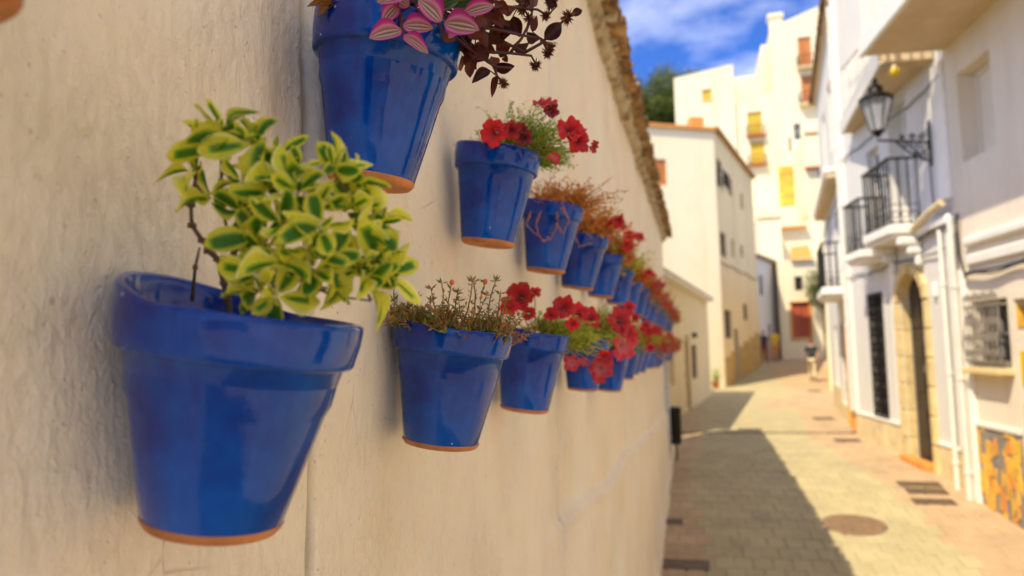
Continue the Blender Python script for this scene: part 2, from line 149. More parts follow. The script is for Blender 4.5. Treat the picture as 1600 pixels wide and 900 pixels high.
# ---------------------------------------------------------------- materials
class NT:
    def __init__(s, name):
        s.m = bpy.data.materials.new(name); s.m.use_nodes = True; s.t = s.m.node_tree; s.n = s.t.nodes; s.b = s.n['Principled BSDF']; s._c = {}
    def lk(s, a, b): s.t.links.new(a, b)
    def node(s, t, **kw):
        x = s.n.new(t)
        for k, v in kw.items():
            if k in x.inputs: x.inputs[k].default_value = v
            else: setattr(x, k, v)
        return x
    def co(s, kind='Object', scale=(1, 1, 1)):
        k = (kind, scale)
        if k in s._c: return s._c[k]
        if kind == 'World': o = s.node('ShaderNodeNewGeometry').outputs['Position']
        else: o = s.node('ShaderNodeTexCoord').outputs[kind]
        mp = s.node('ShaderNodeMapping'); mp.inputs['Scale'].default_value = scale; s.lk(o, mp.inputs[0]); s._c[k] = mp.outputs[0]
        return mp.outputs[0]
    def noise(s, scale, detail=4, rough=.55, vec=None, dist=0):
        x = s.node('ShaderNodeTexNoise'); x.inputs['Scale'].default_value = scale; x.inputs['Detail'].default_value = detail
        x.inputs['Roughness'].default_value = rough; x.inputs['Distortion'].default_value = dist
        if vec is not None: s.lk(vec, x.inputs['Vector'])
        return x.outputs['Fac']
    def vor(s, scale, vec=None, out='Distance', feat='F1', rnd=1):
        x = s.node('ShaderNodeTexVoronoi'); x.feature = feat; x.inputs['Scale'].default_value = scale; x.inputs['Randomness'].default_value = rnd
        if vec is not None: s.lk(vec, x.inputs['Vector'])
        return x.outputs[out]
    def ramp(s, fac, stops):
        x = s.node('ShaderNodeValToRGB'); e = x.color_ramp.elements
        while len(e) < len(stops): e.new(.5)
        for q, (p, c) in zip(e, stops):
            q.position = p; q.color = (c, c, c, 1) if isinstance(c, (int, float)) else tuple(c) + (1,)
        s.lk(fac, x.inputs[0]); return x.outputs[0]
    def mix(s, fac, a, b, mode='MIX'):
        x = s.node('ShaderNodeMix'); x.data_type = 'RGBA'; x.blend_type = mode
        for nm, q in (('Factor', fac), ('A', a), ('B', b)):
            i = x.inputs[nm] if nm == 'Factor' else [k for k in x.inputs if k.name == nm and k.type == 'RGBA'][0]
            if isinstance(q, (int, float)): i.default_value = q if nm == 'Factor' else (q, q, q, 1)
            elif isinstance(q, tuple): i.default_value = q + (1,)
            else: s.lk(q, i)
        return [k for k in x.outputs if k.type == 'RGBA'][0]
    def math(s, op, a, b=0.):
        x = s.node('ShaderNodeMath'); x.operation = op
        for i, q in enumerate((a, b)):
            if isinstance(q, (int, float)): x.inputs[i].default_value = q
            else: s.lk(q, x.inputs[i])
        return x.outputs[0]
    def bump(s, h, st=.3, dist=.01, prev=None):
        x = s.node('ShaderNodeBump'); x.inputs['Strength'].default_value = st; x.inputs['Distance'].default_value = dist
        s.lk(h, x.inputs['Height'])
        if prev is not None: s.lk(prev, x.inputs['Normal'])
        s.lk(x.outputs[0], s.b.inputs['Normal']); return x.outputs[0]
    def col(s, c):
        if isinstance(c, tuple): s.b.inputs['Base Color'].default_value = c + (1,)
        else: s.lk(c, s.b.inputs['Base Color'])
    def set(s, **k):
        for a, v in k.items():
            i = s.b.inputs[a.replace('_', ' ')]
            if isinstance(v, (int, float)): i.default_value = v
            else: s.lk(v, i)
        return s
    def rnd(s): return s.node('ShaderNodeObjectInfo').outputs['Random']
    def attr(s, name): 
        x = s.node('ShaderNodeAttribute'); x.attribute_name = name; return x.outputs['Fac']
def simple(name, c, rough=.6, var=.15, scale=8, bump=.15, bd=.004, metal=0):
    m = NT(name); f = m.noise(scale, 5, .6, m.co()); dk = tuple(x * (1 - var) for x in c); lt = tuple(min(1, x * (1 + var)) for x in c)
    cc = m.mix(m.ramp(f, [(.3, 0), (.7, 1)]), dk, lt)
    rr = m.node('ShaderNodeHueSaturation'); rv = m.math('ADD', m.math('MULTIPLY', m.rnd(), .16), .92); m.lk(rv, rr.inputs['Value']); m.lk(cc, rr.inputs['Color'])
    m.col(rr.outputs[0]); m.set(Roughness=rough, Metallic=metal)
    if bump: m.bump(m.noise(scale * 5, 4, .6, m.co()), bump, bd)
    return m.m
def plaster(name, c, stain=(.45, .36, .24), amt=.35, sc=1.0, bump=.5, dist=.012):
    m = NT(name); P = m.co('World'); big = m.noise(.7 * sc, 5, .6, P); mid = m.noise(5 * sc, 6, .62, P)
    streak = m.noise(2.4 * sc, 5, .6, m.co('World', (1, 1, .12)))
    a = m.mix(m.ramp(big, [(.35, 0), (.7, 1)]), tuple(x * .93 for x in c), c)
    s1 = m.math('MULTIPLY', m.ramp(streak, [(.52, 0), (.78, 1)]), amt)
    a = m.mix(s1, a, stain)
    s2 = m.math('MULTIPLY', m.ramp(mid, [(.58, 0), (.75, 1)]), amt * .5)
    a = m.mix(s2, a, stain)
    m.col(a); m.set(Roughness=.85)
    h = m.math('ADD', m.math('MULTIPLY', m.noise(9 * sc, 8, .65, P), 1.0), m.math('MULTIPLY', m.noise(60 * sc, 4, .6, P), .25))
    m.bump(h, bump, dist); return m.m

M = {}
def near_wall():
    m = NT('cream_limewash'); P = m.co('World')
    big = m.noise(1.6, 5, .55, P); mid = m.noise(6, 6, .6, P)
    a = m.mix(m.ramp(big, [(.35, 0), (.68, 1)]), (.93, .81, .62), (.96, .89, .75))
    a = m.mix(m.math('MULTIPLY', m.ramp(mid, [(.54, 0), (.76, 1)]), .24), a, (.68, .62, .42))          # greenish mould bloom
    pk = m.noise(2.7, 4, .5, m.co('World', (1, 1.3, .7)))
    a = m.mix(m.math('MULTIPLY', m.ramp(pk, [(.5, 0), (.75, 1)]), .35), a, (.90, .70, .58))            # pinkish old coat
    st = m.noise(5.5, 6, .65, m.co('World', (1, 1, .10)))
    a = m.mix(m.math('MULTIPLY', m.ramp(st, [(.60, 0), (.82, 1)]), .35), a, (.45, .34, .22))           # rain streaks
    v = m.vor(58, P); v2 = m.vor(13, m.co('World', (1, 1.1, .8)))
    sel = m.ramp(m.noise(7, 3, .5, P), [(.50, 0), (.62, 1)])
    a = m.mix(m.math('MULTIPLY', m.math('MULTIPLY', m.ramp(v, [(.06, 1), (.12, 0)]), sel), .5), a, (.20, .15, .10))      # specks
    a = m.mix(m.math('MULTIPLY', m.ramp(v2, [(.025, 1), (.05, 0)]), .45), a, (.25, .20, .14))
    # hairline cracks
    cr = m.vor(5.1, m.co('World', (1, 1, .55)), feat='DISTANCE_TO_EDGE')
    ck = m.math('MULTIPLY', m.ramp(cr, [(.0, 1), (.006, 0)]), m.ramp(m.noise(3.3, 3, .5, P), [(.56, 0), (.66, 1)]))
    a = m.mix(m.math('MULTIPLY', ck, .3), a, (.30, .22, .15))
    pit = m.noise(75, 6, .68, m.co('World', (1, 1, .55)), dist=.8)
    a = m.mix(m.math('MULTIPLY', m.math('MULTIPLY', m.ramp(pit, [(.34, 1), (.46, 0)]), m.ramp(m.noise(2.1, 3, .5, m.co('World', (1, 1, 1))), [(.42, .1), (.60, 1)])), .32), a, (.62, .47, .31))
    a = m.mix(m.math('MULTIPLY', m.ramp(m.noise(14, 6, .65, m.co('World', (1, 1, .35))), [(.54, 0), (.76, 1)]), .15), a, (.70, .55, .40))
    a = m.mix(m.math('MULTIPLY', m.ramp(m.noise(3.6, 6, .7, P), [(.55, 0), (.62, 1)]), .22), a, (.93, .88, .76))
    # crevice shade painted dark along the vertical panel joints, and a grey band beside the first joint
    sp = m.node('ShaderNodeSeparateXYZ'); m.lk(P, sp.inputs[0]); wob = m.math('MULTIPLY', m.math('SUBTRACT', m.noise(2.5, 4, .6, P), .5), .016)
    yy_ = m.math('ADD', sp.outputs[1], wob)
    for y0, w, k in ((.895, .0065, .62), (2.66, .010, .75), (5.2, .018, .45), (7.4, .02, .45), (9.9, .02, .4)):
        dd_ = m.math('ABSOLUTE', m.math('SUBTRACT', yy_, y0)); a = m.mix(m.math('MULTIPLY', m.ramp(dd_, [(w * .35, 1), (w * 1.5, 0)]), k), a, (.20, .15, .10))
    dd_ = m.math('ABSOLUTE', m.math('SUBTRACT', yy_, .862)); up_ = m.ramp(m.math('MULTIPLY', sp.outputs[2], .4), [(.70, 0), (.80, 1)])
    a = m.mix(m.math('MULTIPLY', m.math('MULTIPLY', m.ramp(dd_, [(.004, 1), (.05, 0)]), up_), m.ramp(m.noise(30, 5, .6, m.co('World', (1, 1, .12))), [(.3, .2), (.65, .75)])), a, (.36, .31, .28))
    m.col(a); m.set(Roughness=.72)
    rough_zone = m.ramp(m.noise(2.1, 3, .5, m.co('World', (1, 1, 1))), [(.42, .12), (.62, 1)])
    lump = m.math('ADD', m.math('MULTIPLY', m.noise(22, 5, .6, m.co('World', (1, 1, .6)), dist=.6), .5), m.math('MULTIPLY', m.noise(75, 6, .68, m.co('World', (1, 1, .55)), dist=.8), .9))
    brush = m.noise(90, 3, .5, m.co('World', (1, 1, .10)))
    fine = m.noise(170, 4, .6, P)
    h = m.math('ADD', m.math('MULTIPLY', lump, m.math('ADD', m.math('MULTIPLY', rough_zone, 1.1), .25)), m.math('ADD', m.math('MULTIPLY', brush, .30), m.math('MULTIPLY', fine, .22)))
    h = m.math('SUBTRACT', h, m.math('MULTIPLY', m.ramp(v, [(.03, 1), (.14, 0)]), .25))
    h = m.math('SUBTRACT', h, m.math('MULTIPLY', ck, .3))
    m.bump(h, .85, .0075); return m.m
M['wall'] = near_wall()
M['white'] = plaster('white_limewash', (.72, .69, .62), (.52, .45, .35), .3)
M['warmwhite'] = plaster('sunny_limewash', (.85, .75, .51), (.62, .46, .20), .45, .35)
M['cream'] = plaster('cream_render', (.76, .63, .38), (.50, .36, .17), .5, .5)
M['beige'] = plaster('beige_render', (.80, .70, .54), (.50, .40, .28), .3)
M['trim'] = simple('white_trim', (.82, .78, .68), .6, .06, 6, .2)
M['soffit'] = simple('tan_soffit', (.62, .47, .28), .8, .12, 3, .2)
def glaze():
    m = NT('blue_glaze'); P = m.co('Object')
    n1 = m.noise(7, 5, .6, P); drip = m.noise(30, 4, .55, m.co('Object', (1, 1, .12)))
    a = m.mix(m.ramp(n1, [(.35, 0), (.68, 1)]), (.0001, .014, .20), (.0002, .100, .52))
    a = m.mix(m.math('MULTIPLY', m.ramp(drip, [(.52, 0), (.72, 1)]), .45), a, (.004, .11, .50))
    ch = m.vor(46, P); sel = m.ramp(m.noise(11, 2, .5, P), [(.56, 0), (.62, 1)])
    a = m.mix(m.math('MULTIPLY', m.math('MULTIPLY', m.ramp(ch, [(.05, 1), (.09, 0)]), sel), .8), a, (.62, .72, .80))  # tiny chips
    sc_ = m.vor(30, m.co('Object', (1, 1, .16))); s2 = m.ramp(m.noise(9, 2, .5, P), [(.58, 0), (.64, 1)])
    a = m.mix(m.math('MULTIPLY', m.math('MULTIPLY', m.ramp(sc_, [(.03, 1), (.06, 0)]), s2), .6), a, (.45, .62, .75))      # scratches
    lime = m.math('MULTIPLY', m.ramp(m.noise(14, 6, .7, m.co('Object', (1, 1, .35))), [(.62, 0), (.74, 1)]), .12); a = m.mix(lime, a, (.25, .38, .50))
    hs = m.node('ShaderNodeHueSaturation'); m.lk(m.math('ADD', m.math('MULTIPLY', m.rnd(), .3), .85), hs.inputs['Value']); m.lk(a, hs.inputs['Color'])
    m.col(hs.outputs[0])
    m.set(Roughness=m.ramp(n1, [(.3, .03), (.7, .09)]), Specular_IOR_Level=.40)
    h = m.math('ADD', m.math('MULTIPLY', m.noise(26, 4, .5, m.co('Object', (1, 1, .4))), 1), m.math('MULTIPLY', m.noise(130, 3, .6, P), .22))
    m.bump(h, .22, .0030)
    return m.m
M['glaze'] = glaze()
M['terra'] = simple('terracotta', (.52, .20, .065), .75, .35, 25, .4, .002)
M['soil'] = simple('potting_soil', (.055, .035, .02), .95, .5, 60, 1, .01)
def leafm(name, cols, edge=None, rough=.45, trans=.35, stripes=None, spread=.25):
    m = NT(name)
    if stripes:      # uv.x across the blade (0..1), uv.y along it
        uv = m.node('ShaderNodeTexCoord').outputs['UV']; sp = m.node('ShaderNodeSeparateXYZ'); m.lk(uv, sp.inputs[0])
        ax = m.math('ABSOLUTE', m.math('SUBTRACT', sp.outputs[0], .5)); ax = m.math('ADD', ax, m.math('MULTIPLY', m.math('SUBTRACT', m.noise(22, 3, .5, m.co('Object', (1, .35, 1))), .5), .05))
        a = m.ramp(ax, stripes)
    elif edge:
        uv = m.node('ShaderNodeTexCoord').outputs['UV']; sp = m.node('ShaderNodeSeparateXYZ'); m.lk(uv, sp.inputs[0])
        ax = m.math('MULTIPLY', m.math('ABSOLUTE', m.math('SUBTRACT', sp.outputs[0], .5)), 2.)
        tip = m.math('POWER', m.math('MULTIPLY', m.math('ABSOLUTE', m.math('SUBTRACT', sp.outputs[1], .47)), 1.9), 2.2)
        d = m.math('ADD', m.math('MAXIMUM', ax, tip), m.math('MULTIPLY', m.math('SUBTRACT', m.noise(70, 4, .6, m.co('Object')), .5), .50))
        d = m.math('ADD', d, m.math('MULTIPLY', m.math('SUBTRACT', m.rnd(), .5), .5))
        dark = m.ramp(m.noise(55, 3, .6, m.co('Object')), [(.35, cols[0]), (.65, cols[1])])
        pale = m.ramp(m.noise(34, 4, .6, m.co('Object')), [(.40, tuple(x * .8 for x in edge)), (.62, edge)])
        a = m.mix(m.ramp(d, [(.30, 0), (.40, 1)]), dark, (.24, .46, .03)); a = m.mix(m.ramp(d, [(.47, 0), (.54, 1)]), a, pale); a = m.mix(m.ramp(d, [(.92, 0), (1.05 - .05, 1)]), a, (.92, .90, .30))
    else:
        v = m.attr('val'); stops = [(i / (len(cols) - 1), c) for i, c in enumerate(cols)]
        a = m.ramp(v, stops)
    hs = m.node('ShaderNodeHueSaturation'); m.lk(m.math('ADD', m.math('MULTIPLY', m.rnd(), spread), 1 - spread / 2), hs.inputs['Value']); m.lk(a, hs.inputs['Color'])
    m.col(hs.outputs[0]); m.set(Roughness=rough)
    tr = m.node('ShaderNodeBsdfTranslucent'); m.lk(hs.outputs[0], tr.inputs['Color']); ms = m.node('ShaderNodeMixShader'); ms.inputs[0].default_value = trans
    m.lk(m.b.outputs[0], ms.inputs[1]); m.lk(tr.outputs[0], ms.inputs[2]); m.lk(ms.outputs[0], m.n['Material Output'].inputs[0])
    m.bump(m.noise(120, 2, .5, m.co('Object', (1, .3, 1))), .3, .001)
    return m.m
M['varieg'] = leafm('variegated_leaf', [(.015, .13, .008), (.12, .32, .02)], edge=(.92, .88, .07), trans=.45, spread=.4)
M['pink'] = leafm('striped_leaf', None, stripes=[(0, (.10, .07, .03)), (.035, (.30, .22, .14)), (.09, (.70, .46, .42)), (.16, (.22, .12, .06)), (.23, (.52, .16, .26)), (.30, (.70, .28, .42)), (.38, (.55, .05, .28)), (.46, (.45, .02, .24))], trans=.25, rough=.35)
M['darkred'] = leafm('dark_red_leaf', [(.035, .006, .006), (.11, .018, .012), (.20, .045, .018)], trans=.3)
M['dkgreen'] = leafm('dark_green_leaf', None, stripes=[(0, (.06, .10, .03)), (.2, (.03, .08, .02)), (.35, (.16, .20, .07)), (.5, (.10, .03, .04))], trans=.2)
M['dry'] = leafm('dry_leaf', [(.18, .07, .025), (.35, .16, .05)], trans=.2)
M['fine'] = leafm('fine_green', [(.06, .16, .015), (.24, .42, .03), (.52, .62, .06), (.55, .34, .05)], trans=.35)
M['lime'] = leafm('lime_green', [(.10, .22, .015), (.45, .58, .04), (.78, .76, .06), (.62, .40, .05)], trans=.35)
M['rust'] = leafm('rusty_foliage', [(.22, .22, .03), (.62, .26, .03), (.72, .20, .05), (.80, .46, .07)], trans=.35)
M['portu'] = leafm('succulent_green', [(.08, .13, .02), (.22, .28, .05), (.42, .14, .04), (.55, .24, .05)], trans=.2)
M['mixed'] = leafm('mixed_foliage', [(.16, .24, .02), (.62, .50, .05), (.68, .20, .05), (.55, .04, .08)], trans=.35)
M['bark'] = simple('woody_stem', (.20, .12, .06), .85, .4, 90, .6, .002)
M['stem'] = simple('reddish_stem', (.40, .17, .06), .6, .3, 60, .3, .001)
def petal(name, c1, c2, c3):
    m = NT(name); uv = m.node('ShaderNodeTexCoord').outputs['UV']; sp = m.node('ShaderNodeSeparateXYZ'); m.lk(uv, sp.inputs[0])
    vein = m.noise(16, 2, .5, None); x = m.node('ShaderNodeTexWave'); x.inputs['Scale'].default_value = 9; x.inputs['Distortion'].default_value = 1.5; m.lk(uv, x.inputs['Vector'])
    a = m.ramp(sp.outputs[1], [(.0, c3), (.18, c1), (.6, c2), (1, c2)])
    a = m.mix(m.math('MULTIPLY', m.ramp(x.outputs['Fac'], [(.5, 0), (.9, 1)]), .35), a, tuple(q * .4 for q in c1))
    hs = m.node('ShaderNodeHueSaturation'); m.lk(m.math('ADD', m.math('MULTIPLY', m.rnd(), .5), .75), hs.inputs['Value']); m.lk(a, hs.inputs['Color'])
    m.col(hs.outputs[0]); m.set(Roughness=.55, Sheen_Weight=.3)
    tr = m.node('ShaderNodeBsdfTranslucent'); m.lk(hs.outputs[0], tr.inputs['Color']); ms = m.node('ShaderNodeMixShader'); ms.inputs[0].default_value = .3
    m.lk(m.b.outputs[0], ms.inputs[1]); m.lk(tr.outputs[0], ms.inputs[2]); m.lk(ms.outputs[0], m.n['Material Output'].inputs[0]); return m.m
M['red'] = petal('red_petal', (.40, .003, .006), (.72, .008, .012), (.12, .004, .008))
M['pinkred'] = petal('pink_red_petal', (.75, .20, .22), (.72, .03, .05), (.6, .12, .12))
M['dkpetal'] = petal('dark_red_petal', (.10, .004, .008), (.24, .006, .012), (.08, .01, .01))
M['orange'] = simple('orange_bud', (.70, .17, .03), .5, .2, 40, .2)
M['iron'] = simple('black_iron', (.018, .016, .014), .45, .3, 30, .3, .001, .6)
M['greyiron'] = simple('weathered_grille', (.26, .22, .17), .6, .3, 40, .3, .001, .2)
M['cable'] = simple('black_cable', (.03, .028, .025), .6, .2, 20, 0)
M['blackglass'] = simple('dark_glass', (.02, .022, .025), .08, .3, 3, 0)
M['darkdoor'] = simple('dark_wood', (.035, .022, .014), .5, .4, 12, .4)
M['stone'] = simple('honey_stone', (.66, .50, .22), .7, .18, 6, .4)
M['dado'] = simple('cream_dado', (.68, .54, .30), .45, .2, 4, .2)
M['ochredado'] = simple('ochre_dado', (.42, .29, .10), .7, .3, 3, .4)
M['slate'] = simple('grey_slate', (.24, .22, .19), .5, .3, 7, .4)
M['ochre'] = simple('ochre_stone', (.70, .38, .05), .5, .3, 9, .3)
M['orangeter'] = simple('orange_tile', (.68, .27, .05), .6, .2, 12, .3)
M['shutter'] = simple('terracotta_shutter', (.56, .19, .04), .5, .15, 6, .1)
M['redshut'] = simple('red_brown_shutter', (.38, .07, .02), .5, .2, 6, .1)
M['yellow'] = simple('yellow_paint', (.66, .44, .02), .5, .12, 5, .1)
M['yelstone'] = simple('yellow_stone_panel', (.70, .42, .05), .7, .45, 1.2, .4)
M['roofgrey'] = simple('old_roof_tile', (.34, .27, .18), .9, .35, 6, .5)
M['pipe'] = simple('white_pipe', (.74, .70, .60), .4, .08, 5, .1)
M['bluepipe'] = simple('pale_blue_pipe', (.50, .56, .62), .4, .1, 5, .1)
M['skin'] = simple('skin', (.52, .28, .18), .55, .1, 8, .1)
M['hair'] = simple('short_hair', (.10, .04, .02), .8, .3, 60, .4)
M['shirt'] = simple('charcoal_cotton', (.025, .026, .03), .85, .2, 14, .3)
M['khaki'] = simple('khaki_cotton', (.60, .50, .30), .85, .15, 14, .3)
M['yshirt'] = simple('yellow_cotton', (.72, .45, .03), .85, .15, 14, .3)
M['otrous'] = simple('orange_cotton', (.60, .24, .04), .85, .15, 14, .3)
M['navy'] = simple('navy_cotton', (.02, .03, .06), .85, .2, 14, .3)
M['maroon'] = simple('maroon_cotton', (.20, .03, .025), .85, .2, 14, .3)
M['shoe'] = simple('dark_leather', (.04, .03, .025), .5, .2, 20, .2)
def tilem():
    m = NT('old_clay_tile'); P = m.co('World'); a = m.ramp(m.noise(11, 6, .65, P), [(.32, (.10, .05, .022)), (.5, (.34, .19, .075)), (.68, (.55, .38, .17))])
    a = m.mix(m.math('MULTIPLY', m.ramp(m.noise(38, 5, .6, P), [(.52, 0), (.7, 1)]), .7), a, (.07, .045, .025)); hs = m.node('ShaderNodeHueSaturation')
    m.lk(m.math('ADD', m.math('MULTIPLY', m.rnd(), .7), .65), hs.inputs['Value']); m.lk(a, hs.inputs['Color'])
    m.col(hs.outputs[0]); m.set(Roughness=.9); m.bump(m.noise(60, 5, .6, P), .8, .01); return m.m
M['tile'] = tilem()
def mortar():
    m = NT('crumbling_mortar'); P = m.co('World'); a = m.ramp(m.noise(10, 6, .6, P), [(.36, (.22, .16, .09)), (.5, (.55, .44, .28)), (.66, (.72, .63, .46))])
    m.col(a); m.set(Roughness=.95); m.bump(m.noise(45, 6, .65, P), .9, .015); return m.m
M['mortar'] = mortar()
def paver(name, c, var):
    m = NT(name); P = m.co('World'); v = m.math('ADD', m.math('MULTIPLY', m.rnd(), .5), m.math('MULTIPLY', m.attr('val'), 1.))
    a = m.mix(m.ramp(m.noise(2.2, 5, .6, P), [(.35, 0), (.65, 1)]), tuple(x * .82 for x in c), c)
    hs = m.node('ShaderNodeHueSaturation'); m.lk(m.math('ADD', m.math('MULTIPLY', v, var), 1 - var * .6), hs.inputs['Value']); m.lk(a, hs.inputs['Color'])
    a = m.mix(m.math('MULTIPLY', m.ramp(m.noise(24, 5, .6, P), [(.55, 0), (.75, 1)]), .3), hs.outputs[0], tuple(x * .5 for x in c))
    m.col(a); m.set(Roughness=.75); m.bump(m.noise(50, 5, .6, P), .4, .004); return m.m
M['paver'] = paver('stone_paver', (.45, .375, .195), .10)
M['pinkpaver'] = paver('pink_brick_paver', (.48, .33, .18), .12)
M['joint'] = simple('paving_joint', (.40, .33, .175), .9, .3, 6, .4)
def ground():
    m = NT('dry_hill_ground'); P = m.co('World'); a = m.ramp(m.noise(.12, 6, .6, P), [(.35, (.20, .16, .08)), (.55, (.10, .12, .04)), (.7, (.30, .24, .13))]); m.col(a); m.set(Roughness=.95)
    m.bump(m.noise(2, 6, .6, P), .6, .2); return m.m
M['ground'] = ground()
M['treeleaf'] = leafm('tree_leaf', [(.035, .06, .008), (.09, .12, .015), (.18, .20, .03)], trans=.25)

# ---------------------------------------------------------------- ground and street
GP = [(-12, -.75), (5, -.75), (7, -.6), (11, -.15), (15, 0), (31, 0), (40, .6), (50, 1.0), (58, 2.), (70, 10.), (95, 26.), (140, 34.), (300, 30.)]
def gz(y): return float(np.interp(y, [a for a, b in GP], [b for a, b in GP]))
def sheet(name, xs, ys, dz, m, fx=None):
    V = [(fx(x, y) if fx else x, y, gz(y) + dz) for y in ys for x in xs]; n = len(xs)
    F = [(j * n + i, j * n + i + 1, (j + 1) * n + i + 1, (j + 1) * n + i) for j in range(len(ys) - 1) for i in range(n - 1)]
    o = MB().add(V, F).build(name, m, smooth=True, fix=False); tag(o, kind='structure'); return o
xs = sorted(set([-900, -500, -250, -120, -60, -30] + list(range(-20, 21, 4)) + [30, 60, 120, 250, 500, 900]))
ys = [-900, -400, -150, -60, -30, -12] + [y for y in range(-10, 62, 2)] + list(range(62, 150, 6)) + [180, 240, 300, 500, 900]
hill = sheet('ground', xs, ys, -.06, M['ground'])
for v in hill.data.vertices:
    x, y, z = v.co
    if y > 60: v.co.z += 1.5 * noise.noise(Vector((x * .03, y * .03, 0)))
    if y > 60 and x > 14: v.co.z -= min(20, (x - 14) * .1)
def wall_x(y): return -.5
def right_x(y):
    return 3.3 - .0968 * (y - 8.2) if y < 14.4 else (2.70 + .106 * (y - 14.4) if y < 20.9 else 3.39 + .35 * (y - 20.9))
def left_x(y): return -.5 if y < 17 else (-.5 + (y - 17) * .11 if y < 25 else (.38 + (y - 25) * .12 if y < 30 else 1 + (y - 30) * .22))
ysr = [-12 + .5 * i for i in range(0, 126)]
joint = sheet('street', [0, .25, .5, .75, 1], ysr, 0, M['joint'], lambda t, y: left_x(y) - .15 + t * (min(right_x(y), 9) + .3 - left_x(y)))
# pavers: single pieces near the camera, joined further off
def paver_mesh(w, l, name, m, seed):
    rr = random.Random(seed); a = [rr.uniform(-.006, .006) for _ in range(8)]; c = .008
    v0 = [(-w / 2 + a[0], -l / 2 + a[1]), (w / 2 + a[2], -l / 2 + a[3]), (w / 2 + a[4], l / 2 + a[5]), (-w / 2 + a[6], l / 2 + a[7])]
    V = [(x, y, -.02) for x, y in v0] + [(x, y, .004) for x, y in v0] + [(x * (1 - c / w * 2), y * (1 - c / l * 2), .010) for x, y in v0]
    F = [(i, (i + 1) % 4, 4 + (i + 1) % 4, 4 + i) for i in range(4)] + [(4 + i, 4 + (i + 1) % 4, 8 + (i + 1) % 4, 8 + i) for i in range(4)] + [(8, 9, 10, 11)]
    b = MB(); b.add(V, F, val=rr.random()); return b.mesh(name, m), V, F
PW, PL = .18, .28
pm = [paver_mesh(PW - .008, PL - .008, 'paver', M['paver'], s) for s in range(6)]
pp = [paver_mesh(PW - .008, PL - .008, 'pink_paver', M['pinkpaver'], 20 + s) for s in range(6)]
cnt = 0; far = MB(); farp = MB(); y = -6.; row = 0
rnd = random.Random(3)
while y < 44:
    g = gz(y); sl = math.atan2(gz(y + .15) - gz(y - .15), .3)
    x0 = left_x(y) - .05; x1 = min(right_x(y), 9) + .1; off = (row % 2) * PW / 2; x = x0 + off - PW / 2; col_ = 0
    near = 6.7 < y < 11.6
    while x < x1:
        pink = (x - left_x(y) < .42 + .1 * math.sin(y)) or (x > right_x(y) - .85)
        if y > 20: pink = x > min(right_x(y), 5.2) - 1.9 and x > 1.5 + (y - 20) * .08
        me, V, F = (pp if pink else pm)[rnd.randrange(6)]
        tz = rnd.uniform(-.002, .003); tx = rnd.uniform(-.006, .006); jx = rnd.uniform(-.004, .004)
        if near and cnt < 296 and -.45 < x < 3.2:
            o = put('paving_stone', me, joint, loc=(x + jx, y, g + tz), rot=(sl + tx, rnd.uniform(-.006, .006), rnd.uniform(-.012, .012))); cnt += 1
        else:
            cs, sn = math.cos(sl), math.sin(sl); t = farp if pink else far
            t.add([(x + jx + a, y + b * cs - c * sn, g + tz + b * sn + c * cs) for a, b, c in V], F, val=rnd.random())
        x += PW; col_ += 1
    y += PL; row += 1
tag(far.build('paving', M['paver'], joint, fix=False), kind='stuff'); tag(farp.build('pink_paving', M['pinkpaver'], joint, fix=False), kind='stuff')
def onground(x, y, dz=.012): return (x, y, gz(y) + dz)
def slope(y): return math.atan2(gz(y + .2) - gz(y - .2), .4)
# manhole covers, gratings, drain channel
def cover_round(x, y, r, label):
    o = empty('manhole_cover', onground(x, y), 0, label, 'manhole cover'); o.rotation_euler = (slope(y), 0, 0)
    b = MB(); b.lathe([(r, .0), (r, .006), (r * .93, .008), (r * .92, .002)], 40); auto(b.build('cover_ring', M['coverm'], o))
    b = MB(); b.lathe([(r * .915, .0), (r * .915, .006), (r * .86, .007), (0, .007)], 40)
    for i in range(-5, 6):
        for j in range(-5, 6):
            if math.hypot(i, j) < 5.4: b.box(i * r * .15 - .012, i * r * .15 + .012, j * r * .15 - .006, j * r * .15 + .006, .006, .011)
    b.build('lid', M['coverm'], o)
M['coverm'] = simple('brown_cast_iron', (.26, .16, .08), .6, .3, 12, .4, .003, .2)
M['coverd'] = simple('dark_cast_iron', (.13, .085, .045), .6, .35, 12, .4, .003, .2)
cover_round(1.58, 8.9, .33, 'round brown manhole cover in the sunlit paving')
def cover_rect(x0, x1, y0, y1, label, m='coverd', n=6):
    y = (y0 + y1) / 2; o = empty('utility_cover', onground((x0 + x1) / 2, y), 0, label, 'utility cover', 'metal covers let into the pavement'); o.rotation_euler = (slope(y), 0, 0)
    w, l = (x1 - x0) / 2, (y1 - y0) / 2; b = MB()
    b.box(-w, w, -l, -l + .02, -.02, .006).box(-w, w, l - .02, l, -.02, .006).box(-w, -w + .02, -l + .02, l - .02, -.02, .006).box(w - .02, w, -l + .02, l - .02, -.02, .006); b.build('cover_frame', M[m], o)
    b = MB(); b.box(-w + .021, w - .021, -l + .021, l - .021, -.02, .003)
    for i in range(n): xx = -w + .04 + (2 * w - .08) * i / (n - 1); b.box(xx - .008, xx + .008, -l + .03, l - .03, .003, .008)
    b.build('lid', M[m], o)
cover_rect(2.41, 2.90, 10.36, 10.58, 'brown cover, farther of the close pair on the right pavement')
cover_rect(2.43, 2.88, 10.06, 10.30, 'brown cover, nearer of the close pair on the right pavement')
cover_rect(2.39, 2.84, 9.66, 9.88, 'brown cover nearest the camera on the right pavement')
cover_rect(2.20, 2.60, 13.50, 13.80, 'brown cover just before the drain channel on the right pavement', 'coverd', 5)
cover_rect(2.35, 2.75, 16.8, 17.3, 'brown cover just beyond the drain channel on the right pavement', 'coverd', 5)
cover_rect(3.6, 4.0, 26.6, 27.4, 'far brown cover near the walking man', 'coverd', 5)
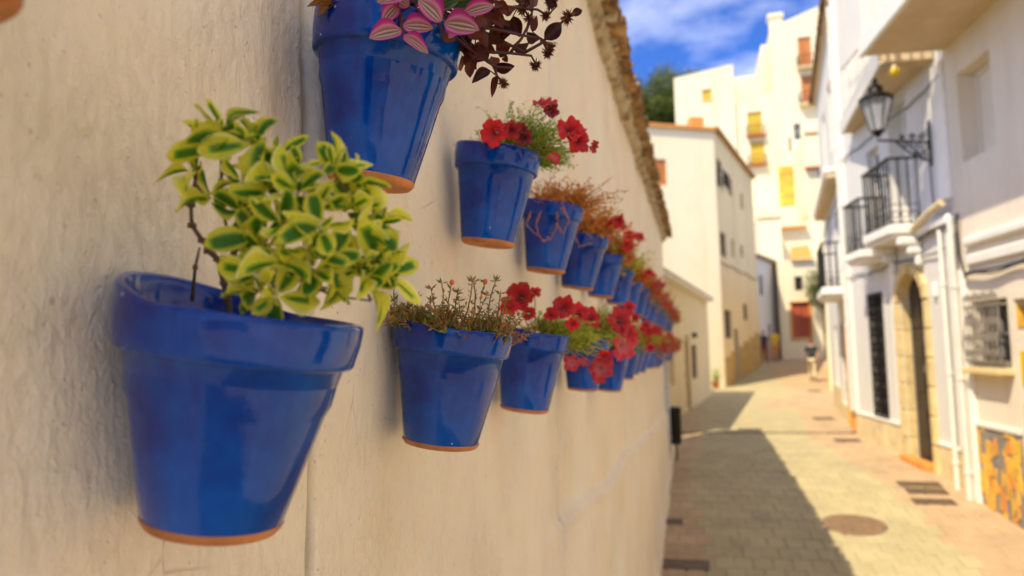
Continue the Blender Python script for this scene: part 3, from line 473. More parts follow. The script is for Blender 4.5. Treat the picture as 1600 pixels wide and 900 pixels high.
cover_rect(-.42, .03, 7.48, 7.72, 'dark metal drain cover at the bottom left of the street', 'coverd', 8)
cover_rect(-.46, -.24, 8.72, 8.90, 'small dark cover by the foot of the near wall', 'coverd', 4)
ch = MB()
for i in range(34):
    xx = -.45 + i * .097
    ch.box(xx, xx + .085, 14.42, 14.47, gz(14.5) + .002, gz(14.5) + .018); ch.box(xx, xx + .085, 14.53, 14.58, gz(14.5) + .002, gz(14.5) + .018)
    ch.box(xx, xx + .02, 14.47, 14.53, gz(14.5) + .002, gz(14.5) + .016)
tag(ch.build('drain_channel', M['coverd']), 'narrow metal drain channel running right across the street', 'drain')

# ---------------------------------------------------------------- near wall
def wall_disp(y, z):
    d = .018 * noise.noise(Vector((y * 1.3, z * 1.6, 3))) + .008 * noise.noise(Vector((y * 5, z * 4, 7))) + .0030 * noise.noise(Vector((y * 16, z * 13, 1))) + .0012 * noise.noise(Vector((y * 45, z * 30, 1)))
    far = min(1, max(0, (y - .2) / 1.5))
    d *= .35 + .65 * far
    # vertical joints between the plastered panels
    yj = .895 + .005 * noise.noise(Vector((z * 2.2, 0, 5)))
    d -= .018 * math.exp(-((y - yj) / .010) ** 2); d += .004 * (1 / (1 + math.exp(-(y - yj) / .01)))
    yj = 2.66 + .010 * noise.noise(Vector((z * 1.6, 2, 5))); d -= .045 * math.exp(-((y - yj) / .017) ** 2)
    for yy in (5.2, 7.4, 9.9): d -= .02 * math.exp(-((y - yy - .05 * noise.noise(Vector((z, yy, 0)))) / .03) ** 2)
    # trowelled ledge where the lower coat is thicker
    zl = .97 - .04 * (y - 2.75) + .05 * noise.noise(Vector((y * .9, 8, 0)))
    if y > 2.4: d += (.034 / (1 + math.exp((z - zl) / .007)) + .020 * math.exp(-((z - zl) / .016) ** 2)) * min(1, (y - 2.4) / .4)
    if z > 1.6: d -= .016 * math.exp(-((y - .845) / .05) ** 2) * min(1, (z - 1.6) / .3)
    # horizontal old crack/ledge
    if y < .9: d += .004 / (1 + math.exp((z - 1.70 + .05 * noise.noise(Vector((y * 4, 0, 0)))) / .008))
    base = gz(y); d += .05 * max(0, (base + .5 - z) / .5) ** 2
    return d
yy = [-4 + .25 * i for i in range(16)] + sorted(set(np.round(list(np.arange(.0, 3.2, .0125)) + list(np.arange(.86, .93, .004)) + list(np.arange(2.58, 2.70, .005)), 4))) + list(np.arange(3.2, 7, .04)) + list(np.arange(7, 12.81, .1))
zz = list(np.arange(-.95, .8, .05)) + list(np.arange(.8, 2.6, .0135)) + list(np.arange(2.6, 3.46, .03)) + [3.46]
V = []
for z in zz:
    for y in yy: V.append((-.5 + wall_disp(y, z), y, z))
n = len(yy); F = [(j * n + i, j * n + i + 1, (j + 1) * n + i + 1, (j + 1) * n + i) for j in range(len(zz) - 1) for i in range(n - 1)]
GW = empty('garden_wall', (-.5, 0, 0), 0, 'long cream plastered wall with a clay tiled top, carrying the blue flower pots', 'wall')
mb = MB().add([(x + .5, y, z) for x, y, z in V], F)
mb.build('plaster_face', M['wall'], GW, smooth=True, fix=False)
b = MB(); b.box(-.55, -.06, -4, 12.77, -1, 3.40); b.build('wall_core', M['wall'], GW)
b = MB(); b.box(-.06, -.004, 12.79, 12.82, -1, 3.44); b.build('wall_end', M['wall'], GW)
# coping: mortar bed, lower and upper clay tiles
b = MB(); V = []; F = []; ys2 = list(np.arange(-3.9, 12.85, .06)); prof = [(-.05, 3.40), (.012, 3.395), (.04, 3.41), (.062, 3.43), (.075, 3.455), (.06, 3.485), (-.05, 3.52)]
for y in ys2:
    for k, (x, z) in enumerate(prof):
        q = noise.noise(Vector((y * 4, k * .7, 2))); V.append((x + (.035 * q if 0 < k < 6 else 0), y, z + (.02 * noise.noise(Vector((y * 3, k, 9))) if 0 < k < 6 else 0)))
m_ = len(prof)
for j in range(len(ys2) - 1):
    for k in range(m_ - 1): F.append((j * m_ + k, j * m_ + k + 1, (j + 1) * m_ + k + 1, (j + 1) * m_ + k))
b.add(V, F); b.build('mortar_bed', M['mortar'], GW, smooth=True, fix=True)
def clay_tile(up, seed):
    rr = random.Random(seed); V = []; F = []; n = 9; L = .42; th = .014
    for layer in (0, 1):
        for j, x in enumerate((0, .14, .28, L)):
            w = .085 + (.012 if up else -.008) * (j / 3)
            for k in range(n):
                a = math.pi * k / (n - 1); r = w - layer * th
                zz_ = math.sin(a) * r * .72; ch_ = rr.uniform(-.012, .012) if j == 3 else 0
                V.append((x + ch_, math.cos(a) * r, zz_ if up else -zz_))
    o = 4 * n
    for j in range(3):
        for k in range(n - 1):
            q = (j * n + k, j * n + k + 1, (j + 1) * n + k + 1, (j + 1) * n + k); F += [q, tuple(i + o for i in reversed(q))]
    for k in range(n - 1): F.append((3 * n + k, 3 * n + k + 1, o + 3 * n + k + 1, o + 3 * n + k)); F.append((k + 1, k, o + k, o + k + 1))
    return MB().add(V, F)
tm = {}
for up in (0, 1):
    for s in range(5):
        me = clay_tile(up, s).mesh('roof_tile', M['tile'], True); bm = bmesh.new(); bm.from_mesh(me); bmesh.ops.recalc_face_normals(bm, faces=bm.faces); bm.to_mesh(me); bm.free(); tm[up, s] = me
y = -3.6; i = 0
while y < 12.75:
    for up in (0, 1):
        yo = y + (.095 if up else 0)
        put('roof_tile', tm[up, rnd.randrange(5)], GW, loc=(-.26 + rnd.uniform(-.02, .012), yo + rnd.uniform(-.008, .008), (3.565 if up else 3.575) + rnd.uniform(-.008, .008)), rot=(rnd.uniform(-.06, .06), R(8) + rnd.uniform(-.04, .05), rnd.uniform(-.07, .07)))
    y += .19; i += 1
# ragged mortar lumps packed between the tile mouths
b = MB()
for k in range(190):
    y = -3.8 + k * .0875; x = .05 + rnd.uniform(-.02, .05); z = 3.50 + rnd.uniform(-.03, .02); s = rnd.uniform(.022, .05)
    bm = bmesh.new(); bmesh.ops.create_icosphere(bm, subdivisions=1, radius=s)
    for v in bm.verts: v.co += v.co * .5 * noise.noise(v.co * 30 + Vector((k, 0, 0))); v.co.z *= .7; v.co += Vector((x, y, z))
    bm.verts.index_update(); b.add([v.co[:] for v in bm.verts], [[v.index for v in f.verts] for f in bm.faces]); bm.free()
tag(b.build('mortar_lumps', M['mortar'], GW, smooth=True), kind='stuff')

# ---------------------------------------------------------------- pots and plants
def pot_profile(Rr, H, rb):
    hr = H * .775; r2 = rb + (Rr * .875 - rb) * 1.0
    out = [(rb, .004), (rb + .002, .007)]
    for t in (.25, .5, .75, 1): out.append((rb + .002 + (r2 - rb - .002) * t, .007 + (hr - .007) * t))
    out += [(r2 + .0015, hr + .001), (Rr * .935, hr + .0015), (Rr * .955, hr + .004), (Rr * .962, hr + .010), (Rr * .985, hr + (H - hr) * .55), (Rr - .001, H - .006), (Rr - .0015, H - .002), (Rr - .004, H), (Rr - .008, H - .0005), (Rr - .0105, H - .005), (Rr - .012, H - .02), (Rr * .82, H * .6), (rb - .012, .02)]
    return out
def make_pot(loc, Rr, H, rb, tilt, label, seed=0, up=.014, group='blue flower pots hanging on the wall'):
    root = empty('potted_plant', (0, 0, 0), 0, label, 'potted plant', group)
    T = R(tilt)
    root.matrix_world = Matrix.Translation(loc) @ Matrix.Rotation(T, 4, 'Y') @ Matrix.Translation((0, 0, -H))
    b = MB(); b.lathe(pot_profile(Rr, H, rb), 72, wob=.0011, seed=seed * 3.7); o = b.build('pot', M['glaze'], root); auto(o, 50)
    for v in o.data.vertices: v.co.z += up * max(0, -v.co.x / Rr - .1) ** 1.2 * min(1, max(0, (v.co.z - H * .80) / (H * .2)))      # the back of the rim rises towards the wall
    b = MB(); b.lathe([(.007, .003), (.009, .0), (rb * .55, -.0015), (rb - .006, -.003), (rb - .002, -.002), (rb + .0012, .002), (rb + .0026, .0055), (rb - .004, .0135)], 56, wob=.0012, seed=seed); auto(b.build('unglazed_base', M['terra'], root), 60)
    b = MB(); V = [(0, 0, H - .026)]; F = []; k_ = 24
    for j, rr in enumerate((.35, .7, 1.)):
        for k in range(k_): a = 6.2832 * k / k_; V.append((Rr * .88 * rr * math.cos(a), Rr * .88 * rr * math.sin(a), H - .03 + .008 * noise.noise(Vector((k, j, seed)))))
    for k in range(k_):
        F.append((0, 1 + k, 1 + (k + 1) % k_))
        for j in range(2): F.append((1 + j * k_ + k, 1 + (j + 1) * k_ + k, 1 + (j + 1) * k_ + (k + 1) % k_, 1 + j * k_ + (k + 1) % k_))
    b.add(V, F); b.build('soil', M['soil'], root, smooth=True)
    return root
bpy.context.view_layer.update()
def wput(name, me, root, M4):            # a part given in world space
    return put(name, me, root, mat4=root.matrix_world.inverted() @ M4)
def wbuild(b, name, m, root, smooth=True, fix=False):
    return b.build(name, m, root, smooth, fix, mat4=root.matrix_world.inverted())
def leaf_mesh(name, m, kind='obovate', cup=.25, curl=.3, seed=0, nu=6, nv=8, wav=.055):
    rr = random.Random(seed); V = []; F = []; UV = []; ph = rr.uniform(0, 6)
    for j in range(nv + 1):
        t = j / nv
        if kind == 'obovate': w = (math.sin(math.pi * min(1, t ** 1.35)) ** .62) * (.5) if 0 < t < 1 else .02
        elif kind == 'ovate': w = (math.sin(math.pi * t ** .85) ** .8) * .5 if 0 < t < 1 else .015
        else: w = (math.sin(math.pi * t) ** .7) * .5 if 0 < t < 1 else .015
        if j == nv: w = .03
        for i in range(nu + 1):
            u = -1 + 2 * i / nu; x = u * w
            z = cup * (x * x) * 1.6 - curl * t * t * .5 + wav * math.sin(t * 9 + ph) * u * u + .02 * math.sin(u * 5 + t * 4 + ph)
            V.append((x, t, z)); UV.append((i / nu, t))
    n = nu + 1
    F = [(j * n + i, j * n + i + 1, (j + 1) * n + i + 1, (j + 1) * n + i) for j in range(nv) for i in range(nu)]
    b = MB(); b.add(V, F, uv=UV, val=rr.random()); return b.mesh(name, m, True)
def leafM(base, tip, w, nrm):
    base = Vector(base); d = Vector(tip) - base; L = d.length; y = d / L; x = y.cross(Vector(nrm)); 
    if x.length < 1e-4: x = y.cross(Vector((1, 0, .1)))
    x.normalize(); z = x.cross(y)
    A = Matrix((x, y, z)).transposed().to_4x4()
    return Matrix.Translation(base) @ A @ Matrix.Diagonal((w, L, (w + L) / 2, 1))
CAMP = Vector((0, 0, EYE))
def flower_mesh(m, seed=0, lobes=5, depth=.55, name='flower', frill=.16):
    rr = random.Random(seed); V = []; F = []; UV = []; nr = 7; na = 40
    jit = [rr.uniform(.82, 1.08) for _ in range(lobes)]; bend = [rr.uniform(-.25, .25) for _ in range(lobes)]
    for j in range(nr + 1):
        t = j / nr
        for k in range(na):
            a = 2 * math.pi * k / na; lb = k * lobes // na; c = abs(math.cos(a * lobes / 2)) 
            lobe = (1 + .05 * noise.noise(Vector((math.cos(a) * 5, math.sin(a) * 5, seed + 3)))) * (1 - .22 * (1 - abs(math.sin(a * lobes / 2)) ** .55) * t ** 2)
            pt = 1 + .08 * (abs(math.sin(a * lobes / 2)) > .97) * t
            r = (.03 + .97 * t ** .95) * lobe * pt * (1 + (jit[lb] - 1) * t)
            z = -depth * (1 - t) ** 2.2 + frill * t * t * math.sin(a * lobes * 1.5 + seed) + bend[lb] * t * t * .8 - .12 * t * t + .05 * noise.noise(Vector((math.cos(a) * 3, math.sin(a) * 3, t * 4 + seed)))
            V.append((r * math.cos(a), r * math.sin(a), z)); UV.append((k / na, t))
    for j in range(nr):
        for k in range(na): k2 = (k + 1) % na; F.append((j * na + k, j * na + k2, (j + 1) * na + k2, (j + 1) * na + k))
    b = MB(); b.add(V, F, uv=UV); return b.mesh(name, m, True)
FLR = [flower_mesh(M['red'], s) for s in range(5)]; FLP = [flower_mesh(M['pinkred'], 9 + s) for s in range(2)]; FLD = [flower_mesh(M['dkpetal'], 19 + s, depth=.9) for s in range(2)]
def flower(root, c, r, a, b_, me):
    c = Vector(c); view = (CAMP - c).normalized(); rt = view.cross(Vector((0, 0, 1))).normalized() * -1; n = (view + rt * a + Vector((0, 0, 1)) * b_).normalized()
    q = n.to_track_quat('Z', 'Y').to_matrix().to_4x4() @ Matrix.Rotation(random.uniform(0, 6), 4, 'Z')
    wput('flower', me, root, Matrix.Translation(c) @ q @ Matrix.Scale(r, 4))
def sprig(b, p0, p1, n, ll, lw, rr, v0=0, v1=1, stem=.0006, droop=0, kind='flat', tipv=None):
    p0 = Vector(p0); p1 = Vector(p1); mid = (p0 + p1) / 2 + Vector((rr.uniform(-1, 1), rr.uniform(-1, 1), rr.uniform(0, 1))) * (p1 - p0).length * .15
    P = lambda t: (1 - t) ** 2 * p0 + 2 * t * (1 - t) * mid + t * t * p1 - Vector((0, 0, droop * t * t))
    b.tube([P(t) for t in (0, .33, .66, 1)], stem, 4, stem * .6, val=rr.uniform(v0, v1), cap=False)
    for i in range(n):
        t = .15 + .85 * i / max(1, n - 1); p = P(min(1, t)); ax = (P(min(1, t + .05)) - P(max(0, t - .05))).normalized()
        d = Vector((rr.gauss(0, 1), rr.gauss(0, 1), rr.gauss(0, 1))); d = (d - ax * d.dot(ax)).normalized(); d = (d + ax * rr.uniform(.3, 1.1)).normalized()
        L = ll * rr.uniform(.6, 1.25) * (1 - .3 * t); w = lw * rr.uniform(.7, 1.2); s = d.cross(Vector((rr.gauss(0, 1), rr.gauss(0, 1), rr.gauss(0, 1)))).normalized() * w; u = s.cross(d).normalized() * w * .6
        v = rr.uniform(v0, v1) if tipv is None else min(1, max(0, v0 + (v1 - v0) * t * rr.uniform(.5, 1.3)))
        b.add([p, p + d * L * .45 + s - u, p + d * L, p + d * L * .45 - s - u], [(0, 1, 2), (0, 2, 3)], val=v)
LB = 'blue glazed pot hanging on the wall, '
# ---- pot with the variegated shrub (lower row, nearest)
r1 = make_pot((-.385, .575, 1.641), .105, .187, .057, 9.5, 'blue pot nearest the camera with a yellow and green variegated shrub', 1, .026)
bpy.context.view_layer.update()
vm = [leaf_mesh('leaf', M['varieg'], 'obovate', c, k, s) for s, (c, k) in enumerate(((.5, .3), (.9, .6), (.3, -.2), (1.2, .9), (.6, .1), (.8, 1.2), (.2, .5)))]
b = MB()
for i, br in enumerate(DATA['BRANCHES']):
    pts = [Vector(p) + Vector((0, 0, .0015 * math.sin(j * 2.1))) for j, p in enumerate(br)]; r0 = (.0030, .0018, .0018, .0024, .0022, .0018, .0016, .0016, .0012)[i]
    b.tube(pts, r0, 7, r0 * .5)
    for p in pts[1:-1]: b.tube([p - Vector((0, 0, .002)), p, p + Vector((0, 0, .002))], r0 * 1.25, 6)
nodes_ = [Vector(p) for s in DATA['BRANCHES'] for p in s[2:]]
for c in DATA['ROSETTES']:
    c = Vector(c); nb = min(nodes_, key=lambda q: (q - c).length); 
    if (nb - c).length > .004: b.tube([nb, (nb + c) / 2 + Vector((0, 0, -.004)), c], .0013, 6, .0009)
wbuild(b, 'branches', M['bark'], r1)
rr = random.Random(8); cen = Vector((0, 0, 0))
for c in DATA['ROSETTES']: cen += Vector(c)
cen /= len(DATA['ROSETTES'])
for c in DATA['ROSETTES']:
    c = Vector(c); out = ((c - cen).normalized() * .5 + (CAMP - c).normalized() * .75 + Vector((0, 0, .45)) + Vector((rr.gauss(0, .35), rr.gauss(0, .35), rr.gauss(0, .3)))).normalized()
    e1 = out.orthogonal().normalized(); e2 = out.cross(e1); k = rr.choice((4, 5, 5, 6)); a0 = rr.uniform(0, 6)
    for i in range(k):
        a = a0 + 6.283 * i / k + rr.uniform(-.3, .3); ld = (e1 * math.cos(a) + e2 * math.sin(a)) + out * rr.uniform(-.2, 1.5); ld.normalize()
        L = rr.uniform(.023, .040) * (1.1 if i % 2 else .85); w = L * rr.uniform(.44, .62)
        nrm = (out * 1. - ld * .2 + Vector((rr.gauss(0, .65), rr.gauss(0, .65), rr.gauss(0, .65))))
        wput('leaf', rr.choice(vm), r1, leafM(c + ld * .002, c + ld * L, w, nrm))
    for i in range(2): 
        ld = (out + Vector((rr.gauss(0, .4), rr.gauss(0, .4), rr.gauss(0, .4)))).normalized(); L = rr.uniform(.012, .02); wput('leaf', rr.choice(vm), r1, leafM(c, c + ld * L, L * .45, e1 * rr.choice((-1, 1))))
# ---- pot with striped and dark red leaves (upper row)
r2 = make_pot((-.387, .905, 2.038), .102, .212, .056, 8, 'blue pot with pink striped leaves and dark red trailing leaves, upper row', 2)
bpy.context.view_layer.update()
pmz = [leaf_mesh('leaf', M['pink'], 'elliptic', .9, .15, s, 8, 10, .01) for s in range(3)]; gmz = leaf_mesh('leaf', M['dkgreen'], 'elliptic', .7, .2, 5)
for bs, tp, w in DATA['PINK']:
    c = Vector(bs); wput('leaf', rr.choice(pmz), r2, leafM(bs, tp, w, (CAMP - c).normalized() + Vector((rr.gauss(0, .15), 0, .35))))
for bs, tp, w in DATA['GREENL']:
    wput('leaf', gmz, r2, leafM(bs, tp, w, (CAMP - Vector(bs)).normalized()))
dmz = [leaf_mesh('leaf', M['darkred'], 'ovate', c, k, s + 3, 5, 6, .06) for s, (c, k) in enumerate(((.6, .5), (1.2, .2), (.4, 1.0), (.9, -.3)))]
for bs, tp, w in DATA['DARKL']:
    wput('leaf', rr.choice(dmz), r2, leafM(bs, tp, w, (CAMP - Vector(bs)).normalized() + Vector((rr.gauss(0, .4), rr.gauss(0, .4), rr.gauss(0, .4)))))
drm = leaf_mesh('dry_leaf', M['dry'], 'elliptic', 1.2, .8, 2)
for bs, tp, w in DATA['DRYL']: wput('dry_leaf', drm, r2, leafM(bs, tp, w, (CAMP - Vector(bs)).normalized() + Vector((0, 0, .6))))
b = MB()
for s in DATA['HSTEMS']: b.tube(s, .0022, 6, .0013)
for bs, tp, w in DATA['DARKL']:
    ns = min((Vector(q) for s in DATA['HSTEMS'] for q in s), key=lambda q: (q - Vector(bs)).length)
    if .003 < (ns - Vector(bs)).length < .06: b.tube([ns, Vector(bs)], .0011, 5, .0008)
for q in DATA['HEADS']:
    ns = min((Vector(p) for s in DATA['HSTEMS'] for p in s), key=lambda p: (p - Vector(q)).length)
    if (ns - Vector(q)).length > .003: b.tube([ns, Vector(q)], .0012, 5, .0009)
pc = Vector((-.387, .905, 2.03))
for bs, tp, w in DATA['PINK'] + DATA['GREENL']:
    b.tube([pc + Vector((rr.uniform(-.04, .04), rr.uniform(-.04, .04), -.02)), (pc + Vector(bs)) / 2 + Vector((0, 0, .06)), Vector(bs)], .002, 6, .0014)
for k in range(6): b.tube([pc + Vector((rr.uniform(-.04, .04), rr.uniform(-.02, .06), -.02)), pc + Vector((.05, .03, .05)), Vector(DATA['HSTEMS'][k][0])], .0024, 6, .002)
wbuild(b, 'stems', simple('dark_red_stem', (.09, .022, .012), .6, .3, 60, .3, .001), r2)
b = MB()
for k in range(90): 
    d = Vector((rr.gauss(0, 1), rr.gauss(0, 1), rr.gauss(0, 1))).normalized(); L = rr.uniform(.007, .0115); s = d.orthogonal().normalized() * .0012; u = d.cross(s)
    b.add([d * .003 + s, d * .003 - s * .5 + u, d * L, d * .003 - s * .5 - u], [(0, 1, 2), (1, 3, 2), (3, 0, 2)], val=rr.random())
hm = b.mesh('flower_head', leafm('dry_head', [(.05, .012, .01), (.16, .05, .02), (.28, .12, .04)], trans=.1))
for q in DATA['HEADS']: wput('flower_head', hm, r2, Matrix.Translation(q) @ Matrix.Rotation(rr.uniform(0, 6), 4, 'X') @ Matrix.Scale(rr.uniform(.9, 1.25), 4))
b = MB()
for k in range(26):      # leaf litter and small leaves closing the mouth of the pot
    p = pc + Vector((rr.uniform(-.07, .08), rr.uniform(-.08, .08), 0)); sprig(b, p, p + Vector((rr.uniform(-.02, .05), rr.uniform(-.03, .03), rr.uniform(.03, .09))), 6, .022, .006, rr)
tag(wbuild(b, 'foliage', M['darkred'], r2), kind='stuff')
# ---- upper row: red petunias over needle foliage
r3 = make_pot((-.392, 1.49, 2.02), .0925, .197, .055, 8, 'blue pot with scarlet petunias and fine needle leaves, upper row', 3)
bpy.context.view_layer.update()
c0 = Vector((-.39, 1.49, 2.0)); b = MB()
for k in range(380):
    p0 = c0 + Vector((rr.uniform(-.06, .075), rr.uniform(-.03, .08), 0)); a = rr.gauss(.35, .5)
    tgt = c0 + Vector((.05 + rr.gauss(.01, .045), .055 + rr.gauss(0, .04), .02 + abs(rr.gauss(.045, .03)))) 
    if k % 4 == 0: tgt = c0 + Vector((.09 + rr.gauss(.015, .02), .07 + rr.gauss(0, .03), rr.uniform(.0, .045)))
    sprig(b, p0.lerp(tgt, .35), tgt, 15, .014, .0017, rr, 0, .85, .0006)
tag(wbuild(b, 'foliage', M['fine'], r3), kind='stuff')
b = MB()
for k in range(50):
    p0 = c0 + Vector((rr.uniform(-.075, .0), rr.uniform(-.06, .04), .0)); sprig(b, p0, p0 + Vector((rr.gauss(0, .012), rr.gauss(0, .012), rr.uniform(.02, .05))), 9, .011, .0014, rr, .2, 1, .0007)
tag(wbuild(b, 'dry_foliage', M['rust'], r3), kind='stuff')
for i, (c, rd, a, bb) in enumerate(DATA['FLB']): flower(r3, c, rd, a, bb, FLD[i % 2] if i in (3, 6, 9) else (FLP[0] if i == 10 else FLR[i % 5]))
b = MB()
for c, rd, a, bb in DATA['FLB']: c = Vector(c); b.tube([c0 + (c - c0) * .2, (c0 + c) / 2 + Vector((0, .005, .01)), c + (c - CAMP).normalized() * rd * .5], .0009, 5)
wbuild(b, 'stems', M['stem'], r3)
# ---- lower row: portulaca with orange buds
r4 = make_pot((-.387, 1.160, 1.640), .100, .190, .060, 8, 'blue pot with spindly brownish succulent stems and small orange buds', 4)
bpy.context.view_layer.update()
c0 = Vector((-.387, 1.16, 1.635)); b = MB(); fb = MB()
for bs, tp in DATA['PORT']:
    bs = Vector(bs); tp = Vector(tp); sprig(b, bs, tp, 10, .012, .0018, rr, .0, .9, .0014)
    for k in range(6):
        d = Vector((rr.gauss(0, 1), rr.gauss(0, 1), rr.uniform(.1, 1.5))).normalized(); s = d.orthogonal().normalized() * .0018; b.add([tp, tp + d * .006 + s, tp + d * .013, tp + d * .006 - s], [(0, 1, 2), (0, 2, 3)], val=rr.random())
for k in range(280):
    a = rr.uniform(0, 6.28); q = .098 * math.sqrt(rr.random()); p0 = c0 + Vector((math.cos(a) * q, math.sin(a) * q, -.012 - .15 * math.cos(a) * q)); sprig(b, p0, p0 + Vector((rr.gauss(0, .016) + math.cos(a) * .008, rr.gauss(0, .016) + math.sin(a) * .01, rr.uniform(.014, .052))), 10, .013, .0023, rr, 0, 1, .0012)
tag(wbuild(b, 'foliage', M['portu'], r4), kind='stuff')
for c, s in DATA['PORTF']:
    bq = MB(); bq.lathe([(0, -1), (.6, -.7), (.85, 0), (.5, .7), (0, 1)], 10); wput('bud', bq.mesh('bud', M['orange'], True), r4, Matrix.Translation(c) @ Matrix.Scale(s * .62, 4))
# ---- lower row: pot with lime foliage and large red petunias spilling to the right
r5 = make_pot((-.392, 1.79, 1.645), .0925, .192, .058, 8, 'blue pot with large red petunias spilling over lime green foliage, lower row', 5)
bpy.context.view_layer.update()
c0 = Vector((-.39, 1.80, 1.64)); b = MB()
for k in range(330):
    t = rr.random(); ctr = c0 + Vector((.02 + .10 * t, .02 + .13 * t, .012 - .055 * t)) ; tgt = ctr + Vector((rr.gauss(0, .032), rr.gauss(0, .035), rr.gauss(.012, .02)))
    p0 = c0 + (tgt - c0) * rr.uniform(.3, .7); sprig(b, p0, tgt, 11, .011, .0028, rr, 0, .9, .0008)
tag(wbuild(b, 'foliage', M['lime'], r5), kind='stuff')
for i, (c, rd, a, bb) in enumerate(DATA['FL3']): flower(r5, c, rd, a, bb, FLP[i % 2] if i in (10, 11, 9, 13) else FLR[i % 5])
b = MB()
for c, rd, a, bb in DATA['FL3']: c = Vector(c); b.tube([c0 + (c - c0) * .25, (c0 + c) / 2 + Vector((0, .01, .012)), c + (c - CAMP).normalized() * rd * .5], .0012, 5)
wbuild(b, 'stems', M['stem'], r5)
# ---- upper row: rusty portulaca with hanging loops of stem
r6 = make_pot((-.392, 2.10, 2.02), .0925, .195, .055, 8, 'blue pot with rust orange foliage and thin stems looping down its front', 6)
bpy.context.view_layer.update()
c0 = Vector((-.39, 2.10, 2.01)); b = MB()
for k in range(420):
    p0 = c0 + Vector((rr.uniform(-.08, .08), rr.uniform(-.06, .09), -.01)); tgt = c0 + Vector((rr.gauss(.03, .06), rr.gauss(.05, .08), rr.gauss(.032, .022)))
    sprig(b, p0.lerp(tgt, .3), tgt, 13, .013, .0028, rr, .15, 1, .0007)
for k in range(40):
    p0 = c0 + Vector((rr.uniform(-.09, .08), rr.uniform(-.02, .15), .02)); sprig(b, p0, p0 + Vector((rr.gauss(0, .02), rr.gauss(0, .02), rr.uniform(.03, .065))), 7, .009, .0014, rr, .1, 1, .0008)
for s in DATA['LOOPS']:
    for a, c in zip(s[:-1], s[1:]): sprig(b, a, c, 7, .010, .0018, rr, .2, 1, .0011)
tag(wbuild(b, 'foliage', M['rust'], r6), kind='stuff')
b = MB()
for s in DATA['LOOPS']:
    b.tube(s, .0009, 5, .0007)
wbuild(b, 'stems', simple('pink_stem', (.55, .20, .16), .5, .2, 40, .2, .001), r6)
# ---- the rest of both rows: four plant kinds, copied down the wall
def filler(seed, fol, n, nf, spread=(.055, .075, .036), fl=None, ctr=(.04, .03, .04)):
    rr = random.Random(seed); b = MB()
    for k in range(n):
        tgt = Vector((ctr[0] + rr.gauss(0, spread[0]), ctr[1] + rr.gauss(0, spread[1]), ctr[2] + rr.gauss(0, spread[2]))); p0 = Vector((rr.uniform(-.06, .07), rr.uniform(-.06, .07), -.02))
        sprig(b, p0.lerp(tgt, .4), tgt, 10, .018, .0048, rr, 0, 1, .001)
    fs = []
    for k in range(nf):
        c = Vector((ctr[0] + rr.gauss(.02, spread[0]), ctr[1] - .02 + rr.gauss(0, spread[1]), ctr[2] + rr.gauss(.012, spread[2]))); fs.append((c, rr.uniform(.018, .032), rr.gauss(.2, .4), rr.gauss(.4, .5), rr.choice(fl or FLR)))
    return b.mesh('foliage', fol, True), fs
FLM = [flower_mesh(petal('magenta_petal', (.5, .02, .16), (.62, .03, .22), (.7, .4, .4)), 31)]
KIND = [(filler(1, M['rust'], 260, 7), 'rusty orange foliage and a few red flowers'), (filler(2, M['mixed'], 250, 12), 'mixed green and red foliage with red flowers'), (filler(3, M['fine'], 230, 4), 'green needle foliage with a few red flowers'), (filler(4, M['lime'], 250, 12, fl=FLR + FLM), 'lime foliage with red and magenta flowers'), (filler(5, M['mixed'], 260, 17, (.06, .075, .045), FLR + FLM, (.05, .03, .02)), 'dense red and magenta flowers')]
ORD = ['first', 'second', 'third', 'fourth', 'fifth', 'sixth', 'seventh', 'eighth', 'ninth', 'tenth', 'eleventh', 'twelfth', 'thirteenth', 'fourteenth', 'fifteenth', 'sixteenth', 'seventeenth', 'eighteenth', 'nineteenth', 'twentieth', 'twenty-first', 'twenty-second']
proto = make_pot((-.392, 2.74, 2.01), .093, .195, .056, 8, '', 7)
pot_parts = list(proto.children)
def fill_pot(x, y, z, kind, label, first=False):
    root = proto if first else proto.copy()
    if not first: COL.objects.link(root)
    root.matrix_world = Matrix.Translation((x, y, z)) @ Matrix.Rotation(R(8 + rnd.uniform(-4, 3)), 4, 'Y') @ Matrix.Rotation(R(rnd.uniform(-3, 3)), 4, 'X') @ Matrix.Scale(rnd.uniform(.90, 1.04), 4) @ Matrix.Translation((0, 0, -.195)) @ Matrix.Rotation(rnd.uniform(-.3, .3), 4, 'Z')
    if not first:
        for ch_ in pot_parts: c = ch_.copy(); COL.objects.link(c); c.parent = root
    root['label'] = label
    me, fs = KIND[kind][0]; W0 = Matrix.Translation((x, y, z)) @ Matrix.Rotation(rnd.uniform(-.3, .3), 4, 'Z'); inv = root.matrix_world.inverted()
    put('foliage', me, root, mat4=inv @ W0)['kind'] = 'stuff'
    for c, rd, a, bb, fm in fs:
        c = W0 @ c; view = (CAMP - c).normalized(); rt = view.cross(Vector((0, 0, 1))).normalized() * -1; nn = (view + rt * a + Vector((0, 0, 1)) * bb).normalized()
        put('flower', fm, root, mat4=inv @ (Matrix.Translation(c) @ nn.to_track_quat('Z', 'Y').to_matrix().to_4x4() @ Matrix.Rotation(rnd.uniform(0, 6), 4, 'Z') @ Matrix.Scale(rd, 4)))
ups = [2.73, 3.36, 3.98, 4.6, 5.22, 5.85, 6.5, 7.1, 7.75, 8.4, 9.0, 9.6, 10.25, 10.9, 11.5]; uk = [0, 1, 3, 0, 4, 1, 4, 3, 4, 0, 4, 3, 1, 4, 0]
los = [2.68, 3.5, 4.25, 4.85, 5.45, 6.1, 6.75, 7.4, 8.0, 8.65, 9.3, 9.95, 10.6, 11.3]; lk_ = [2, 2, 1, 2, 3, 4, 2, 1, 4, 3, 4, 1, 4, 3]
